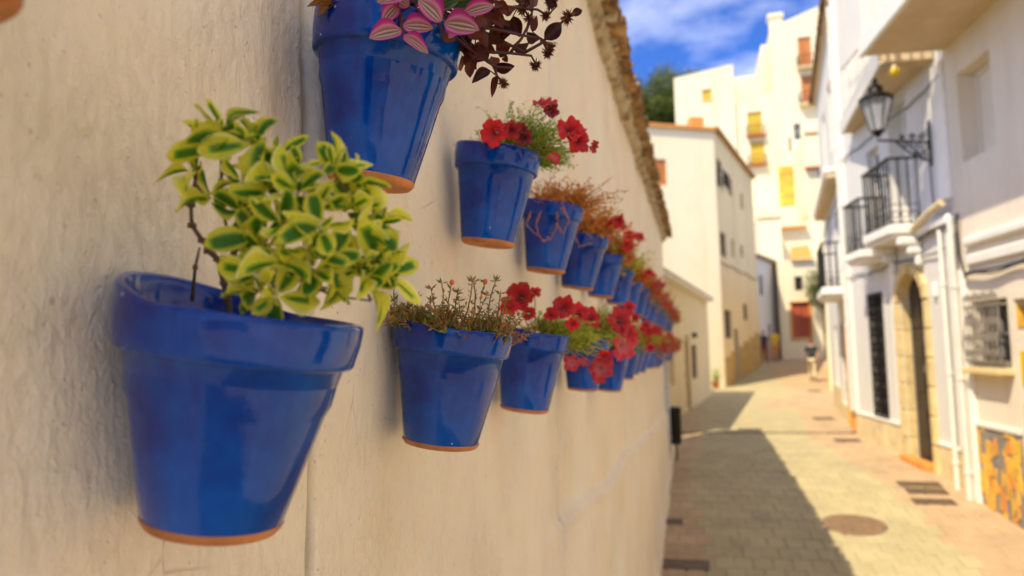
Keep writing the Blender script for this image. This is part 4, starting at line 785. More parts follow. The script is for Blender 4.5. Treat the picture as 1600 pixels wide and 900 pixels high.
for i, (y, k) in enumerate(zip(ups, uk)):
    fill_pot(-.392, y, 2.015 + rnd.uniform(-.012, .012), k, 'blue pot with %s, %s in the upper row' % (KIND[k][1], ORD[i + 4]), i == 0)
for i, (y, k) in enumerate(zip(los, lk_)):
    fill_pot(-.392, y, (1.645, 1.60)[i] if i < 2 else 1.615 + rnd.uniform(-.012, .012), k, 'blue pot with %s, %s in the lower row' % (KIND[k][1], ORD[i + 3]))
# ---- pot whose corner of terracotta base shows at the top left corner
r9 = make_pot((-.386, .291, 2.006), .098, .20, .058, 8, 'pot in the top left corner of which only the terracotta base shows', 9)
b = MB(); c0 = Vector((-.386, .291, 1.995)); bpy.context.view_layer.update()
for k in range(60): p0 = c0 + Vector((rr.uniform(-.06, .06), rr.uniform(-.06, .06), 0)); sprig(b, p0, p0 + Vector((rr.gauss(0, .02), rr.gauss(0, .02), rr.uniform(.02, .08))), 8, .014, .003, rr)
tag(wbuild(b, 'foliage', M['fine'], r9), kind='stuff')

# ---------------------------------------------------------------- buildings
def frame(P, Q):
    u = Vector((Q[0] - P[0], Q[1] - P[1])); return math.atan2(u.y, u.x), u.length
def facade(L, z0, z1, holes, dep=6., th=.3, depth=.22):
    b = MB(); S = sorted(set([0, L] + [h[i] for h in holes for i in (0, 1)])); Z = sorted(set([z0, z1] + [h[i] for h in holes for i in (2, 3)]))
    for i in range(len(S) - 1):
        for j in range(len(Z) - 1):
            cs, cz = (S[i] + S[i + 1]) / 2, (Z[j] + Z[j + 1]) / 2
            if any(h[0] < cs < h[1] and h[2] < cz < h[3] for h in holes): continue
            b.add([(S[i], 0, Z[j]), (S[i + 1], 0, Z[j]), (S[i + 1], 0, Z[j + 1]), (S[i], 0, Z[j + 1])], [(3, 2, 1, 0)])
    for h in holes:
        s0, s1, a, c = h[:4]; d = -(h[4] if len(h) > 4 else depth)
        b.add([(s0, 0, a), (s1, 0, a), (s1, 0, c), (s0, 0, c), (s0, d, a), (s1, d, a), (s1, d, c), (s0, d, c)], [(0, 1, 5, 4), (1, 2, 6, 5), (2, 3, 7, 6), (3, 0, 4, 7)])
    b.add([(0, 0, z0), (0, -dep, z0), (0, -dep, z1), (0, 0, z1)], [(0, 1, 2, 3)]); b.add([(L, 0, z0), (L, -dep, z0), (L, -dep, z1), (L, 0, z1)], [(3, 2, 1, 0)])
    b.add([(0, -dep, z0), (L, -dep, z0), (L, -dep, z1), (0, -dep, z1)], [(0, 1, 2, 3)]); b.add([(0, 0, z1), (L, 0, z1), (L, -dep, z1), (0, -dep, z1)], [(0, 1, 2, 3)])
    return b
def house(name, label, P, Q, z0, z1, holes, mat, cat='house', dep=6., depth=.22):
    rz, L = frame(P, Q); o = empty(name, (P[0], P[1], 0), rz, label, cat)
    facade(L, z0, z1, holes, dep, depth=depth).build('wall', mat, o, fix=False); o['_L'] = L; return o
def window(o, s0, s1, z0, z1, y=-.14, fm='trim', pane='blackglass', bars=(1, 1), name='window', sill=None):
    t = min(.06, (s1 - s0) * .12); b = MB()
    b.box(s0, s0 + t, y, y + .05, z0, z1).box(s1 - t, s1, y, y + .05, z0, z1).box(s0 + t, s1 - t, y, y + .05, z0, z0 + t).box(s0 + t, s1 - t, y, y + .05, z1 - t, z1)
    for i in range(bars[0]): x = s0 + (s1 - s0) * (i + 1) / (bars[0] + 1); b.box(x - t * .3, x + t * .3, y + .006, y + .04, z0 + t, z1 - t)
    for i in range(bars[1]): z = z0 + (z1 - z0) * (i + 1) / (bars[1] + 1); b.box(s0 + t, s1 - t, y + .01, y + .036, z - t * .3, z + t * .3)
    w = b.build(name, M[fm], o); b = MB(); b.box(s0 + t * .5, s1 - t * .5, y + .015, y + .022, z0 + t * .5, z1 - t * .5); b.build('pane', M[pane], w)
    if sill: b = MB(); b.cbox(s0 - .06, s1 + .06, -.1, .07, z0 - .06, z0 + .001, .008); b.build('sill', M[sill], w)
    return w
def shutter(o, s0, s1, z0, z1, m, y=-.08, leaves=2, name='shutter', slats=True):
    for k in range(leaves):
        a = s0 + (s1 - s0) * k / leaves + .006; c = s0 + (s1 - s0) * (k + 1) / leaves - .006; b = MB(); t = min(.06, (c - a) * .18)
        b.box(a, a + t, y, y + .04, z0, z1).box(c - t, c, y, y + .04, z0, z1).box(a + t, c - t, y, y + .04, z0, z0 + t).box(a + t, c - t, y, y + .04, z1 - t, z1)
        w = b.build(name, M[m], o)
        if slats:
            n = max(3, int((z1 - z0) / .12)); b = MB()
            for i in range(n):
                z = z0 + t + (z1 - z0 - 2 * t) * (i + .5) / n; h = (z1 - z0 - 2 * t) / n * .48; b.add([(a + t, y + .028, z - h), (c - t, y + .028, z - h), (c - t, y + .008, z + h), (a + t, y + .008, z + h)], [(0, 1, 2, 3)])
            x = b.build('louvres', M[m], w); x['kind'] = 'stuff'
def railing(o, s0, s1, y0, y1, z0, z1, m='iron', step=.11, name='railing', scroll=True, mid=True, taps=.013):
    rt = empty(name, (0, 0, 0)); rt.parent = o
    for z, t in ((z1, .024), (z0 + .03, .014)) + (((z0 + .28, .008),) if mid else ()):
        b = MB(); b.box(s0, s1, y1 - t, y1 + t, z - t * .6, z + t * .6).box(s0 - t, s0 + t, y0, y1 + t, z - t * .6, z + t * .6).box(s1 - t, s1 + t, y0, y1 + t, z - t * .6, z + t * .6); b.build('rail', M[m], rt)
    bm_ = MB(); bm_.tube([(0, 0, 0), (0, 0, z1 - z0)], taps, 6); bar = bm_.mesh('bar', M[m])
    n = max(2, int((s1 - s0) / step)); pos = [(s0 + (s1 - s0) * i / n, y1) for i in range(n + 1)]; n2 = max(1, int((y1 - y0) / step)); pos += [(s, y0 + (y1 - y0) * i / n2) for s in (s0, s1) for i in range(n2)]
    for s, y in pos: put('bar', bar, rt, loc=(s, y, z0))
    if scroll:
        b = MB()
        def ring(cx, cz, r, along):
            pts = [((cx + r * math.cos(a), y1, cz + r * math.sin(a)) if along else (s0, cx + r * math.cos(a), cz + r * math.sin(a))) for a in np.linspace(0, 6.283 * .9, 12)]; b.tube(pts, .007, 5)
        for i in range(n): ring(s0 + (s1 - s0) * (i + .5) / n, z0 + .14, step * .42, True)
        for i in range(n2): ring(y0 + (y1 - y0) * (i + .5) / n2, z0 + .14, step * .42, False)
        b.build('scrollwork', M[m], rt)
    return rt
def balcony(o, s0, s1, z, proj, th=.12, rail=.95, m='trim', um=None, **k):
    b = MB(); b.cbox(s0, s1, -.02, proj, z - th, z, .015); b.cbox(s0 + .05, s1 - .05, -.02, proj - .05, z - th - .06, z - th - .001, .012); sl = b.build('balcony_slab', M[m], o)
    if rail: railing(o, s0 + .04, s1 - .04, .0, proj - .05, z, z + rail, **k)
    return sl
def drainpipe(o, s, y, z0, z1, r=.035, m='pipe', name='drainpipe'):
    b = MB(); b.tube([(s, y, z0), (s, y, z1)], r, 12)
    for z in np.arange(z0 + .4, z1, 1.1): b.tube([(s, y, z - .02), (s, y, z + .02)], r * 1.3, 12)
    return auto(b.build(name, M[m], o), 50)
SR = lambda y: (y + 6) * 1.00468
# ---- right, nearest house
P1, Q1 = (4.674, -6.), (3.129, 9.97)
H1 = house('townhouse', 'nearest beige house on the right with overhanging slab and ornate iron window grille', P1, Q1, -1.2, 9.2,
    [(SR(8.89), SR(9.68), 3.70, 4.78, .26), (SR(8.92), SR(9.72), 1.29, 2.05, .16), (SR(7.55), SR(8.80), -.9, 2.02, .30), (SR(5.2), SR(6.2), 1.1, 2.3, .2), (SR(2.2), SR(3.2), -1.1, 1.7, .2), (SR(5.2), SR(6.1), 3.7, 4.9, .2), (SR(-1), SR(0.2), 1., 2.2, .2), (SR(-1), SR(0.2), 3.7, 4.9, .2), (SR(2.2), SR(3.2), 3.5, 4.9, .2)], M['beige'], dep=5)
window(H1, SR(8.89), SR(9.68), 3.70, 4.78, -.24, 'beige', 'beige', (1, 0)); window(H1, SR(8.92), SR(9.72), 1.29, 2.05, -.14, 'slate', 'blackglass')
for a in ((5.2, 6.2, 1.1, 2.3), (5.2, 6.1, 3.7, 4.9), (-1, .2, 1., 2.2), (-1, .2, 3.7, 4.9), (2.2, 3.2, 3.5, 4.9)): window(H1, SR(a[0]), SR(a[1]), a[2], a[3], -.14)
def door(o, s0, s1, z0, z1, y=-.25, m='darkdoor', leaves=1, name='door'):
    b = MB(); b.box(s0, s1, y, y + .05, z0, z1); d = b.build(name, M[m], o); w = (s1 - s0) / leaves
    for k in range(leaves):
        for i in range(3):
            h = (z1 - z0) / 3; b = MB(); b.cbox(s0 + k * w + w * .14, s0 + (k + 1) * w - w * .14, y + .045, y + .068, z0 + i * h + h * .12, z0 + (i + 1) * h - h * .12, .01); b.build('panel', M[m], d)
    b = MB(); b.tube([(s0 + w * .9, y + .05, (z0 + z1) / 2 - .08), (s0 + w * .9, y + .1, (z0 + z1) / 2 - .05), (s0 + w * .9, y + .1, (z0 + z1) / 2 + .05)], .01, 6); b.build('handle', M['greyiron'], d)
    return d
door(H1, SR(7.55), SR(8.80), -.7, 2.02, -.29, leaves=2); door(H1, SR(2.2), SR(3.2), -.75, 1.7, -.19)
# tile inlays on the far jamb of that doorway (jamb faces the camera)
for z0, z1, m in ((1.95, 1.72, 'ochre'), (1.48, 1.12, 'yellow'), (.92, .74, 'ochre'), (.62, .45, 'ochre'), (.20, -.15, 'yellow')):
    b = MB(); b.cbox(SR(8.80) - .012, SR(8.80) - .001, -.28, -.02, z1, z0, .004); b.build('tile', M[m], H1)
# white mouldings and the cable run
b = MB(); b.cbox(.02, SR(9.70), -.01, .07, 2.70, 2.80, .02); b.cbox(.02, SR(9.70), -.01, .045, 2.47, 2.60, .02); b.build('moulding', M['trim'], H1)
b = MB(); pts = [(s, .055 + .01 * math.sin(s * 5), 2.40 + .02 * math.sin(s * 4.1) - .03 * abs(math.sin(s * 1.7))) for s in np.arange(8, SR(9.75), .12)]
b.tube(pts, .016, 6); b.tube([(p[0], p[1] + .012, p[2] - .03 + .01 * math.sin(p[0] * 7)) for p in pts], .012, 6); e_ = pts[-1]
b.tube([e_, (SR(9.84), .05, 2.62), (SR(9.86), .05, 2.95), (SR(9.80), .05, 3.12)], .018, 6); b.build('cable', M['cable'], H1)
# grille of the low window: bowed bars with spear tips and curls
gr = empty('window_grille', (0, 0, 0)); gr.parent = H1
gs0, gs1 = SR(8.93), SR(9.70)
for i in range(9):
    s = gs0 + (gs1 - gs0) * i / 8; b = MB(); b.tube([(s, .01, 1.30), (s, .10, 1.36), (s, .13, 1.55), (s, .10, 1.8), (s, .09, 2.02), (s, .10, 2.10 + .05 * (i % 2))], .011, 6, .007); b.build('bar', M['greyiron'], gr)
for i in range(8):
    s = gs0 + (gs1 - gs0) * (i + .5) / 8
    for zc, yo in ((1.45, .12), (1.62, .12), (1.80, .10), (2.08, .10)): b = MB(); b.tube([(s + .036 * math.cos(a) * (1 - a / 11), yo, zc + .045 * math.sin(a) * (1 - a / 11)) for a in np.linspace(0, 7, 12)], .007, 5); b.build('scroll', M['greyiron'], gr)
for z, y_ in ((1.36, .105), (1.98, .095)): b = MB(); b.box(gs0 - .02, gs1 + .02, y_ - .008, y_ + .008, z - .012, z + .012); b.box(gs0 - .02, gs0, 0, y_, z - .01, z + .01); b.box(gs1, gs1 + .02, 0, y_, z - .01, z + .01); b.build('crossbar', M['greyiron'], gr)
b = MB(); b.cbox(gs0 - .06, gs1 + .06, -.02, .15, 1.22, 1.285, .01); b.build('sill', M['stone'], H1)
# crazy paved dado
b = MB(); b.box(SR(8.82), SR(9.97), .001, .018, -.6, .60); dd = b.build('dado', M['slate'], H1); b = MB(); b.cbox(SR(8.80), SR(9.98), .0, .04, .602, .66, .008); b.build('dado_cap', M['trim'], H1)
rq = random.Random(4); s_ = SR(8.84)
while s_ < SR(9.92):
    w = rq.uniform(.07, .13); z = -.48
    while z < .55:
        h = rq.uniform(.10, .26); 
        if rq.random() < .68:
            j = lambda q: rq.uniform(-q, q) * 1.8; m1 = min(s_ + w, SR(9.96)); zt = min(z + h, .595); sk = rq.uniform(-.05, .05)
            poly = [(s_ + .008 + j(.01), z + j(.02)), (m1 - .008 + j(.01), z + j(.03)), (min(m1 + sk, SR(9.96)), (z + zt) / 2), (m1 - .01 + j(.02), zt - .01), ((s_ + m1) / 2 + j(.02), zt), (s_ + .01 + j(.02), zt - .02)]
            b = MB(); b.prism([(a, min(.597, c)) for a, c in poly], .017, .028, 'y'); b.build('stone', M[rq.choice(('ochre', 'ochre', 'yelstone', 'orangeter'))], dd)
        z += h
    s_ += w
# corner pilaster and pipes
b = MB(); b.cbox(SR(9.775), SR(9.965), -.005, .055, -.5, 2.44, .01); b.build('pilaster', M['trim'], H1); drainpipe(H1, SR(9.90), .10, -.35, 3.06, .036)
# overhanging slab of the second floor
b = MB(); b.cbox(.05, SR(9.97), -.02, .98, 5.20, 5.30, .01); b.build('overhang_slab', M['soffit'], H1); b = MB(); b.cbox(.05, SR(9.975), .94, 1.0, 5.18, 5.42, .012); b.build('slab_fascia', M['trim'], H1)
railing(H1, 1, SR(9.94), .0, .93, 5.42, 6.35, m='pipe', step=.13, scroll=False, mid=False, taps=.012)
# ---- right, second house
P2, Q2 = (3.129, 9.972), (2.70, 14.4); S2 = lambda y: (y - 9.97) * 1.00468
H2 = house('townhouse', 'white house on the right with arched stone doorway and black iron balconies', P2, Q2, -1.2, 8.6,
    [(S2(11.05), S2(11.98), -.17, 2.62, .20), (S2(12.70), S2(13.32), .42, 2.38, .14), (S2(11.25), S2(12.0), 3.2, 5.15, .30), (S2(12.45), S2(13.0), 3.05, 4.7, .2)], M['white'], dep=5)
door(H2, S2(11.05), S2(11.98), -.17, 2.62, -.195, leaves=2)
# arched stone surround
ac = (S2(11.05) + S2(11.98)) / 2; ar = (S2(11.98) - S2(11.05)) / 2; zs = 2.18
b = MB(); pts = [(ac - ar, 2.64)] + [(ac - ar * math.cos(a), zs + ar * .82 * math.sin(a)) for a in np.linspace(0, math.pi, 13)] + [(ac + ar, 2.64)]
V = []; F = []
for x, z in [(ac - ar * math.cos(a), zs + ar * .82 * math.sin(a)) for a in np.linspace(0, math.pi, 17)]:
    V += [(x, .004, z), (x, -.125, z), (x, .004, 2.622), (x, -.125, 2.622)]
for k in range(16): a = k * 4; c = a + 4; F += [(a, c, c + 2, a + 2), (a + 1, a + 3, c + 3, c + 1), (a, a + 1, c + 1, c), (a + 2, c + 2, c + 3, a + 3)]
b.add(V, F); b.build('arch_infill', M['stone'], H2)
zb = -.17
while zb < 2.1:
    for s0, s1 in ((ac - ar - .15, ac - ar), (ac + ar, ac + ar + .15)):
        b = MB(); b.cbox(s0, s1, -.01, .045, zb + .006, zb + .38, .012); b.build('jamb_stone', M['stone'], H2)
    b = MB(); b.cbox(ac + ar - .018, ac + ar - .001, -.13, -.01, zb + .005, zb + .38, .004); b.build('reveal_stone', M['stone'], H2)
    zb += .388
for k in range(9):
    a0 = math.pi * k / 9 + .012; a1 = math.pi * (k + 1) / 9 - .012; ri, ro = 1., 1.28
    poly = [(ac - ar * ri * math.cos(a0), zs + ar * .82 * ri * math.sin(a0)), (ac - ar * ri * math.cos(a1), zs + ar * .82 * ri * math.sin(a1)), (ac - ar * ro * math.cos(a1), zs + ar * .88 * ro * math.sin(a1)), (ac - ar * ro * math.cos(a0), zs + ar * .88 * ro * math.sin(a0))]
    b = MB(); b.prism(poly, .0, .05 if k != 4 else .09, 'y'); b.build('arch_stone', M['stone'], H2)
for s in (ac - ar - .02, ac + ar + .02):
    b = MB(); b.cbox(s - .06, s + .06, .0, .32, 2.90, 3.02, .03); b.cbox(s - .05, s + .05, .0, .20, 2.78, 2.90, .03); b.cbox(s - .045, s + .045, .0, .10, 2.62, 2.78, .03); b.build('bracket', M['trim'], H2)
b = MB(); b.cbox(S2(11.03), S2(12.0), -.02, .14, -.20, -.03, .015); b.build('doorstep', M['orangeter'], H2)
# long window with black grille
window(H2, S2(12.70), S2(13.32), .42, 2.38, -.13, 'darkdoor', 'blackglass', (1, 3))
gr = empty('window_grille', (0, 0, 0)); gr.parent = H2
for i in range(7): s = S2(12.70) + (S2(13.32) - S2(12.70)) * i / 6; b = MB(); b.tube([(s, .02, .40), (s, .02, 2.40)], .010, 6); b.build('bar', M['iron'], gr)
for j in range(9):
    z = .42 + j * .245; b = MB(); b.box(S2(12.68), S2(13.34), .012, .030, z - .012, z + .012); 
    if j < 8:
        for i in range(3): cx = S2(12.70) + (S2(13.32) - S2(12.70)) * (i + .5) / 3; b.tube([(cx + .08 * math.cos(a), .022, z + .122 + .09 * math.sin(a)) for a in np.linspace(0, 6.28, 11)], .009, 5)
    b.build('crossbar', M['iron'], gr)
# dado slabs
for a, c, zt in ((10.02, 10.86, .24), (12.15, 13.92, .32), (13.92, 14.38, .35)):
    n = max(1, round((c - a) / .45))
    for i in range(n):
        s0 = S2(a + (c - a) * i / n); s1 = S2(a + (c - a) * (i + 1) / n); b = MB(); b.cbox(s0 + .003, s1 - .003, -.005, .022, -.5, zt, .004); b.build('dado_panel', M['dado'], H2)
b = MB(); b.cbox(S2(10.0), S2(10.88), -.005, .035, .243, .29, .008).cbox(S2(12.14), S2(14.39), -.005, .035, .353, .40, .008); b.build('dado_cap', M['trim'], H2)
# mouldings, pilasters, pipes
b = MB(); b.cbox(S2(10.0), S2(11.0), -.01, .10, 3.02, 3.16, .03); b.build('moulding', M['trim'], H2)
b = MB(); b.tube([(S2(9.99), .13, 3.30), (S2(10.4), .13, 3.24), (S2(10.98), .12, 3.12)], .05, 8); b.build('stone_gutter', M['dado'], H2)
b = MB(); b.tube([(S2(y), .07, 3.0 + .03 * math.sin(y * 5)) for y in np.arange(10., 11.1, .1)], .016, 6); b.build('cable', M['cable'], H2)
b = MB(); b.cbox(S2(10.0), S2(10.2), -.005, .05, .295, 3.0, .01); b.build('pilaster', M['trim'], H2); drainpipe(H2, S2(10.30), .06, -.3, 3.0, .032)
b = MB(); b.cbox(S2(12.05), S2(12.25), -.005, .03, .405, 3., .008).cbox(S2(14.2), S2(14.39), -.005, .04, .405, 8.3, .008).cbox(S2(10.0), S2(10.3), -.005, .04, 3.35, 5.1, .008); b.build('corner_pilaster', M['trim'], H2)
b = MB(); b.cbox(S2(10.63), S2(10.70), .0, .05, 2.18, 2.36, .01); b.build('meter_box', M['trim'], H2)
# balconies
balcony(H2, S2(10.98), S2(12.12), 3.20, .42, .13, .92); balcony(H2, S2(12.28), S2(13.12), 3.03, .42, .12, .80)
window(H2, S2(11.25), S2(12.0), 3.2, 5.15, -.26, 'trim', 'trim', (1, 2), 'balcony_door'); window(H2, S2(12.45), S2(13.0), 3.05, 4.7, -.16, 'trim', 'blackglass', (1, 2), 'balcony_door')
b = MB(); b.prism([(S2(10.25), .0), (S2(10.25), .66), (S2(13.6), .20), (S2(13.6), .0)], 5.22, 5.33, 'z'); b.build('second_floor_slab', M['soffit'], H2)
b = MB(); b.add([(S2(10.25), .66, 5.20), (S2(13.62), .20, 5.20), (S2(13.62), .22, 5.42), (S2(10.25), .70, 5.42), (S2(10.25), .62, 5.20), (S2(13.62), .16, 5.20), (S2(13.62), .16, 5.42), (S2(10.25), .62, 5.42)], [(0, 1, 2, 3), (4, 7, 6, 5), (0, 4, 5, 1), (3, 2, 6, 7), (0, 3, 7, 4), (1, 5, 6, 2)]); b.build('slab_fascia', M['trim'], H2)
railing(H2, S2(10.7), S2(13.5), .0, .14, 5.42, 6.35, m='pipe', step=.13, scroll=False, mid=False, taps=.012)
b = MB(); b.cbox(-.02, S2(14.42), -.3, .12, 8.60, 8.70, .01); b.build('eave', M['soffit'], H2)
# street lantern on its bracket
bx, by = 3.08, 10.53; rz2, _ = frame(P2, Q2)
LN = empty('street_lantern', (3.079, 10.53, 4.2), rz2, 'black iron street lantern on an ornate scrolled bracket', 'street lamp')
b = MB(); b.cbox(-.03, .03, .0, .025, -.32, .28, .006); b.build('wall_plate', M['iron'], LN)
b = MB(); b.tube([(0, .02, .0), (0, .66, .06)], .016, 8); b.tube([(0, .02, -.26), (0, .12, -.22), (0, .28, -.12), (0, .42, .02)], .013, 8)
def spiral(cy, cz, r, turns=1.5, k=1, a0=0):
    b.tube([(0, cy + r * (1 - t * .8) * math.cos(a0 + k * t * 6.283 * turns), cz + r * (1 - t * .8) * math.sin(a0 + k * t * 6.283 * turns)) for t in np.linspace(0, 1, 18)], .010, 6)
spiral(.09, -.06, .075); spiral(.20, -.05, .06, 1.4, -1, 1); spiral(.30, -.01, .05, 1.4, 1, 2); spiral(.09, -.18, .055, 1.5, -1, 2); spiral(.18, -.15, .04); spiral(.10, .09, .05, 1.4, -1); spiral(.22, .08, .045); spiral(.34, .09, .035, 1.4, -1, 1)
b.build('bracket', M['iron'], LN)
lz = .10; ly = .64
b = MB(); b.lathe([(.012, 0), (.03, .01), (.05, .05), (.085, .07), (.09, .085)], 12, (0, ly, lz)); auto(b.build('socket', M['iron'], LN), 40); b = MB(); b.lathe([(.20, .50), (.215, .505), (.215, .525), (.17, .56), (.10, .60), (.085, .66), (.10, .67), (.06, .70), (.025, .74), (.035, .77), (.02, .80), (0, .82)], 24, (0, ly, lz)); auto(b.build('cap', M['iron'], LN), 40)
for k in range(6):
    a = k * math.pi / 3 + .3; b = MB(); b.tube([(.085 * math.cos(a), ly + .085 * math.sin(a), lz + .08), (.195 * math.cos(a), ly + .195 * math.sin(a), lz + .505)], .009, 6); b.build('frame_bar', M['iron'], LN)
gm = NT('lantern_glass'); gm.col((.86, .86, .84)); gm.set(Roughness=.25, Transmission_Weight=.75); M['lglass'] = gm.m
for k in range(6):
    a = k * math.pi / 3 + .3; c = a + math.pi / 3; b = MB(); b.add([(.083 * math.cos(a), ly + .083 * math.sin(a), lz + .085), (.083 * math.cos(c), ly + .083 * math.sin(c), lz + .085), (.192 * math.cos(c), ly + .192 * math.sin(c), lz + .50), (.192 * math.cos(a), ly + .192 * math.sin(a), lz + .50)], [(0, 1, 2, 3)]); b.build('glass_pane', M['lglass'], LN)
b = MB(); b.tube([(0, .03, -.3), (.02, .02, -.6), (.0, .02, -.85), (-.06, .02, -.95)], .008, 6); b.build('cable', M['cable'], LN)
# round yellow lamp under the slab
YL = empty('globe_lamp', (2.63, 10.24, 5.18), 0, 'small round yellow lamp hanging just under the big overhanging slab', 'lamp')
b = MB(); b.lathe([(.004, 0), (.03, -.01), (.03, -.03), (.02, -.035)], 12); b.build('cap', M['trim'], YL); b = MB(); b.lathe([(.02, -.03), (.06, -.06), (.07, -.10), (.055, -.145), (0, -.165)], 16); b.build('globe', M['yellow'], YL, smooth=True)
# ---- right, third house
P3, Q3 = (2.70, 14.402), (3.39, 20.9); S3 = lambda y: (y - 14.4) * 1.0056
H3 = house('townhouse', 'third house on the right, with black door and orange tiled door surround', P3, Q3, -1., 8.0,
    [(S3(15.9), S3(17.0), .35, 2.0, .14), (S3(14.75), S3(15.25), .0, 2.3, .2), (S3(15.6), S3(16.6), 2.65, 4.3, .2), (S3(18.2), S3(19.), .6, 2., .2), (S3(18), S3(18.9), 3.2, 4.6, .2), (S3(15.8), S3(16.6), 5.6, 7., .2), (S3(18), S3(18.8), 5.6, 7., .2)], M['white'], dep=6)
door(H3, S3(15.9), S3(17.0), .35, 2.0, -.12, leaves=2); door(H3, S3(14.75), S3(15.25), .0, 2.3, -.18, 'darkdoor')
for a in ((15.6, 16.6, 2.65, 4.3), (18.2, 19., .6, 2.), (18, 18.9, 3.2, 4.6), (15.8, 16.6, 5.6, 7.), (18, 18.8, 5.6, 7.)): window(H3, S3(a[0]), S3(a[1]), a[2], a[3], -.14)
for i in range(7):
    b = MB(); b.cbox(S3(14.55), S3(14.73), -.005, .05, .02 + i * .33, .34 + i * .33, .008); b.build('surround_tile', M['ochre' if i % 3 else 'orangeter'], H3)
    b = MB(); b.cbox(S3(15.265), S3(15.40), -.005, .045, .02 + i * .33, .34 + i * .33, .008); b.build('surround_tile', M['orangeter' if i % 2 else 'ochre'], H3)
for i in range(10):
    a = 15.42 + i * .5; 
    b = MB(); b.cbox(S3(a) + .003, S3(a + .5) - .003, -.005, .025, -.5, .34 if 15.8 < a < 17 else .62, .004); b.build('dado_panel', M['dado'], H3)
balcony(H3, S3(14.9), S3(16.9), 2.66, .42, .14, .85, step=.12)
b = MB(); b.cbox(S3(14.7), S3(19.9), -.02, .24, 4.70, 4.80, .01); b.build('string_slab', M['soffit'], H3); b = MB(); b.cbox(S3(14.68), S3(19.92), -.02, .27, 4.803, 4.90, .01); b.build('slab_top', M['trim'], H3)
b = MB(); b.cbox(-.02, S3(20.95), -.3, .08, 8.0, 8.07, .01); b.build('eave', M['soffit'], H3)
ev = clay_tile(1, 3); 
for k in range(34):
    put('roof_tile', tm[1, k % 5], H3, loc=(.1 + k * .195, -.25, 8.12), rot=(0, R(7), R(90)))
drainpipe(H3, S3(14.47), .05, .4, 7.9, .035)
for hh, ln, z in ((H2, 4.4, 4.92), (H3, 6.4, 4.45), (H2, 4.4, 2.78)):
    b = MB(); b.tube([(s, .03 + .01 * math.sin(s * 3), z - .05 * abs(math.sin(s * 1.6)) + .01 * math.sin(s * 9)) for s in np.arange(.05, ln, .15)], .011, 5); b.build('cable', M['cable'], hh)
# houses beyond on the right side, mostly hidden
H4 = house('house', 'far right white house with ochre base behind the walking man', (4.3, 27.), (6.9, 40.5), -1., 5.4, [(3, 4, 1., 2.4), (8, 9, 1., 2.6), (4, 5, 3.4, 4.6)], M['warmwhite'], dep=5)
for a in ((3, 4, 1., 2.4), (8, 9, 1., 2.6), (4, 5, 3.4, 4.6)): window(H4, *a)
b = MB(); b.cbox(.0, H4['_L'], -.005, .03, -.8, .85, .004); b.build('dado', M['ochre'], H4)

# ---- left: low house beyond the wall
P, Q = (.38, 25.), (-.95, 13.1); L1 = house('low_house', 'low white house just beyond the end of the flower pot wall', P, Q, -1., 3.12,
    [(3.55, 4.75, .72, 1.65, .15), (8.0, 8.8, .75, 1.4, .15), (5.75, 6.3, .1, 1.75, .12)], M['cream'], dep=5)
window(L1, 3.55, 4.75, .72, 1.65, -.12, 'darkdoor', 'blackglass', (1, 1)); window(L1, 8.0, 8.8, .75, 1.4, -.12, 'stone', 'yelstone', (0, 0)); door(L1, 5.75, 6.3, .1, 1.75, -.1, 'stone')
b = MB(); b.cbox(5.55, 5.74, -.005, .04, -.02, 1.9, .008); b.build('door_surround', M['ochredado'], L1)
b = MB(); b.cbox(4.2, 4.5, .0, .12, 1.85, 1.97, .02); b.build('wall_light', M['iron'], L1)
b = MB(); rzL = L1['_L']; nn = 120
for i in range(nn + 1):
    pass
V = []; F = []; nx = 240
for j, (yy_, z_) in enumerate(((.22, 3.14), (-.6, 3.36), (-2.6, 3.5), (-5.2, 2.9))):
    for i in range(nx + 1): V.append((-.1 + (rzL + .2) * i / nx, yy_, z_ + .03 * math.sin(i * 1.3)))
for j in range(3):
    for i in range(nx): a = j * (nx + 1) + i; F.append((a, a + 1, a + nx + 2, a + nx + 1))
b.add(V, F); b.build('tiled_roof', M['roofgrey'], L1); b = MB(); b.cbox(-.08, rzL, -.3, .2, 3.05, 3.12, .01); b.build('eave', M['trim'], L1)
# ---- left: tall house, street side and sunlit front
P, Q = (3.13, 39.7), (1.0, 30.0); SL = lambda y: (39.7 - y) / .9767
hs = [(30.35, 31.4, 8.05, 9.2), (32.8, 33.6, 8.1, 8.9), (35.8, 36.5, 8.0, 8.8), (30.35, 31.6, 5.2, 6.2), (32.8, 33.4, 5.4, 6.2), (35.1, 35.8, 5.65, 6.2), (30.5, 32.0, 1.9, 3.05), (35.1, 36.2, 2.75, 3.5), (32.5, 33.5, .1, 2.3)]
T1 = house('tall_house', 'tall house at the left bend, its shaded street side with a stepped ochre base', P, Q, -1., 10.2, [(SL(b_), SL(a), z0, z1, .18) for a, b_, z0, z1 in hs], M['cream'], dep=1.6)
for a, b_, z0, z1 in hs[:-1]: window(T1, SL(b_), SL(a), z0, z1, -.14, 'darkdoor', 'blackglass')
door(T1, SL(33.5), SL(32.5), .1, 2.3, -.16); railing(T1, SL(31.5), SL(30.25), .0, .25, 8.0, 8.6, scroll=False, step=.15)
for i in range(6):
    ya, yb = 30.02 + i * 1.6, min(39.6, 30.02 + (i + 1) * 1.6); zt = 1.15 + i * .21
    if i == 1:
        segs = ((ya, 32.45),)
    elif i == 2: segs = ((33.55, yb),)
    else: segs = ((ya, yb),)
    for a, c in segs:
        n = max(1, round((c - a) / .8))
        for k in range(n): b = MB(); b.cbox(SL(a + (c - a) * (k + 1) / n) + .004, SL(a + (c - a) * k / n) - .004, -.01, .04, -.8, zt, .008); b.build('dado_panel', M['ochredado'], T1)
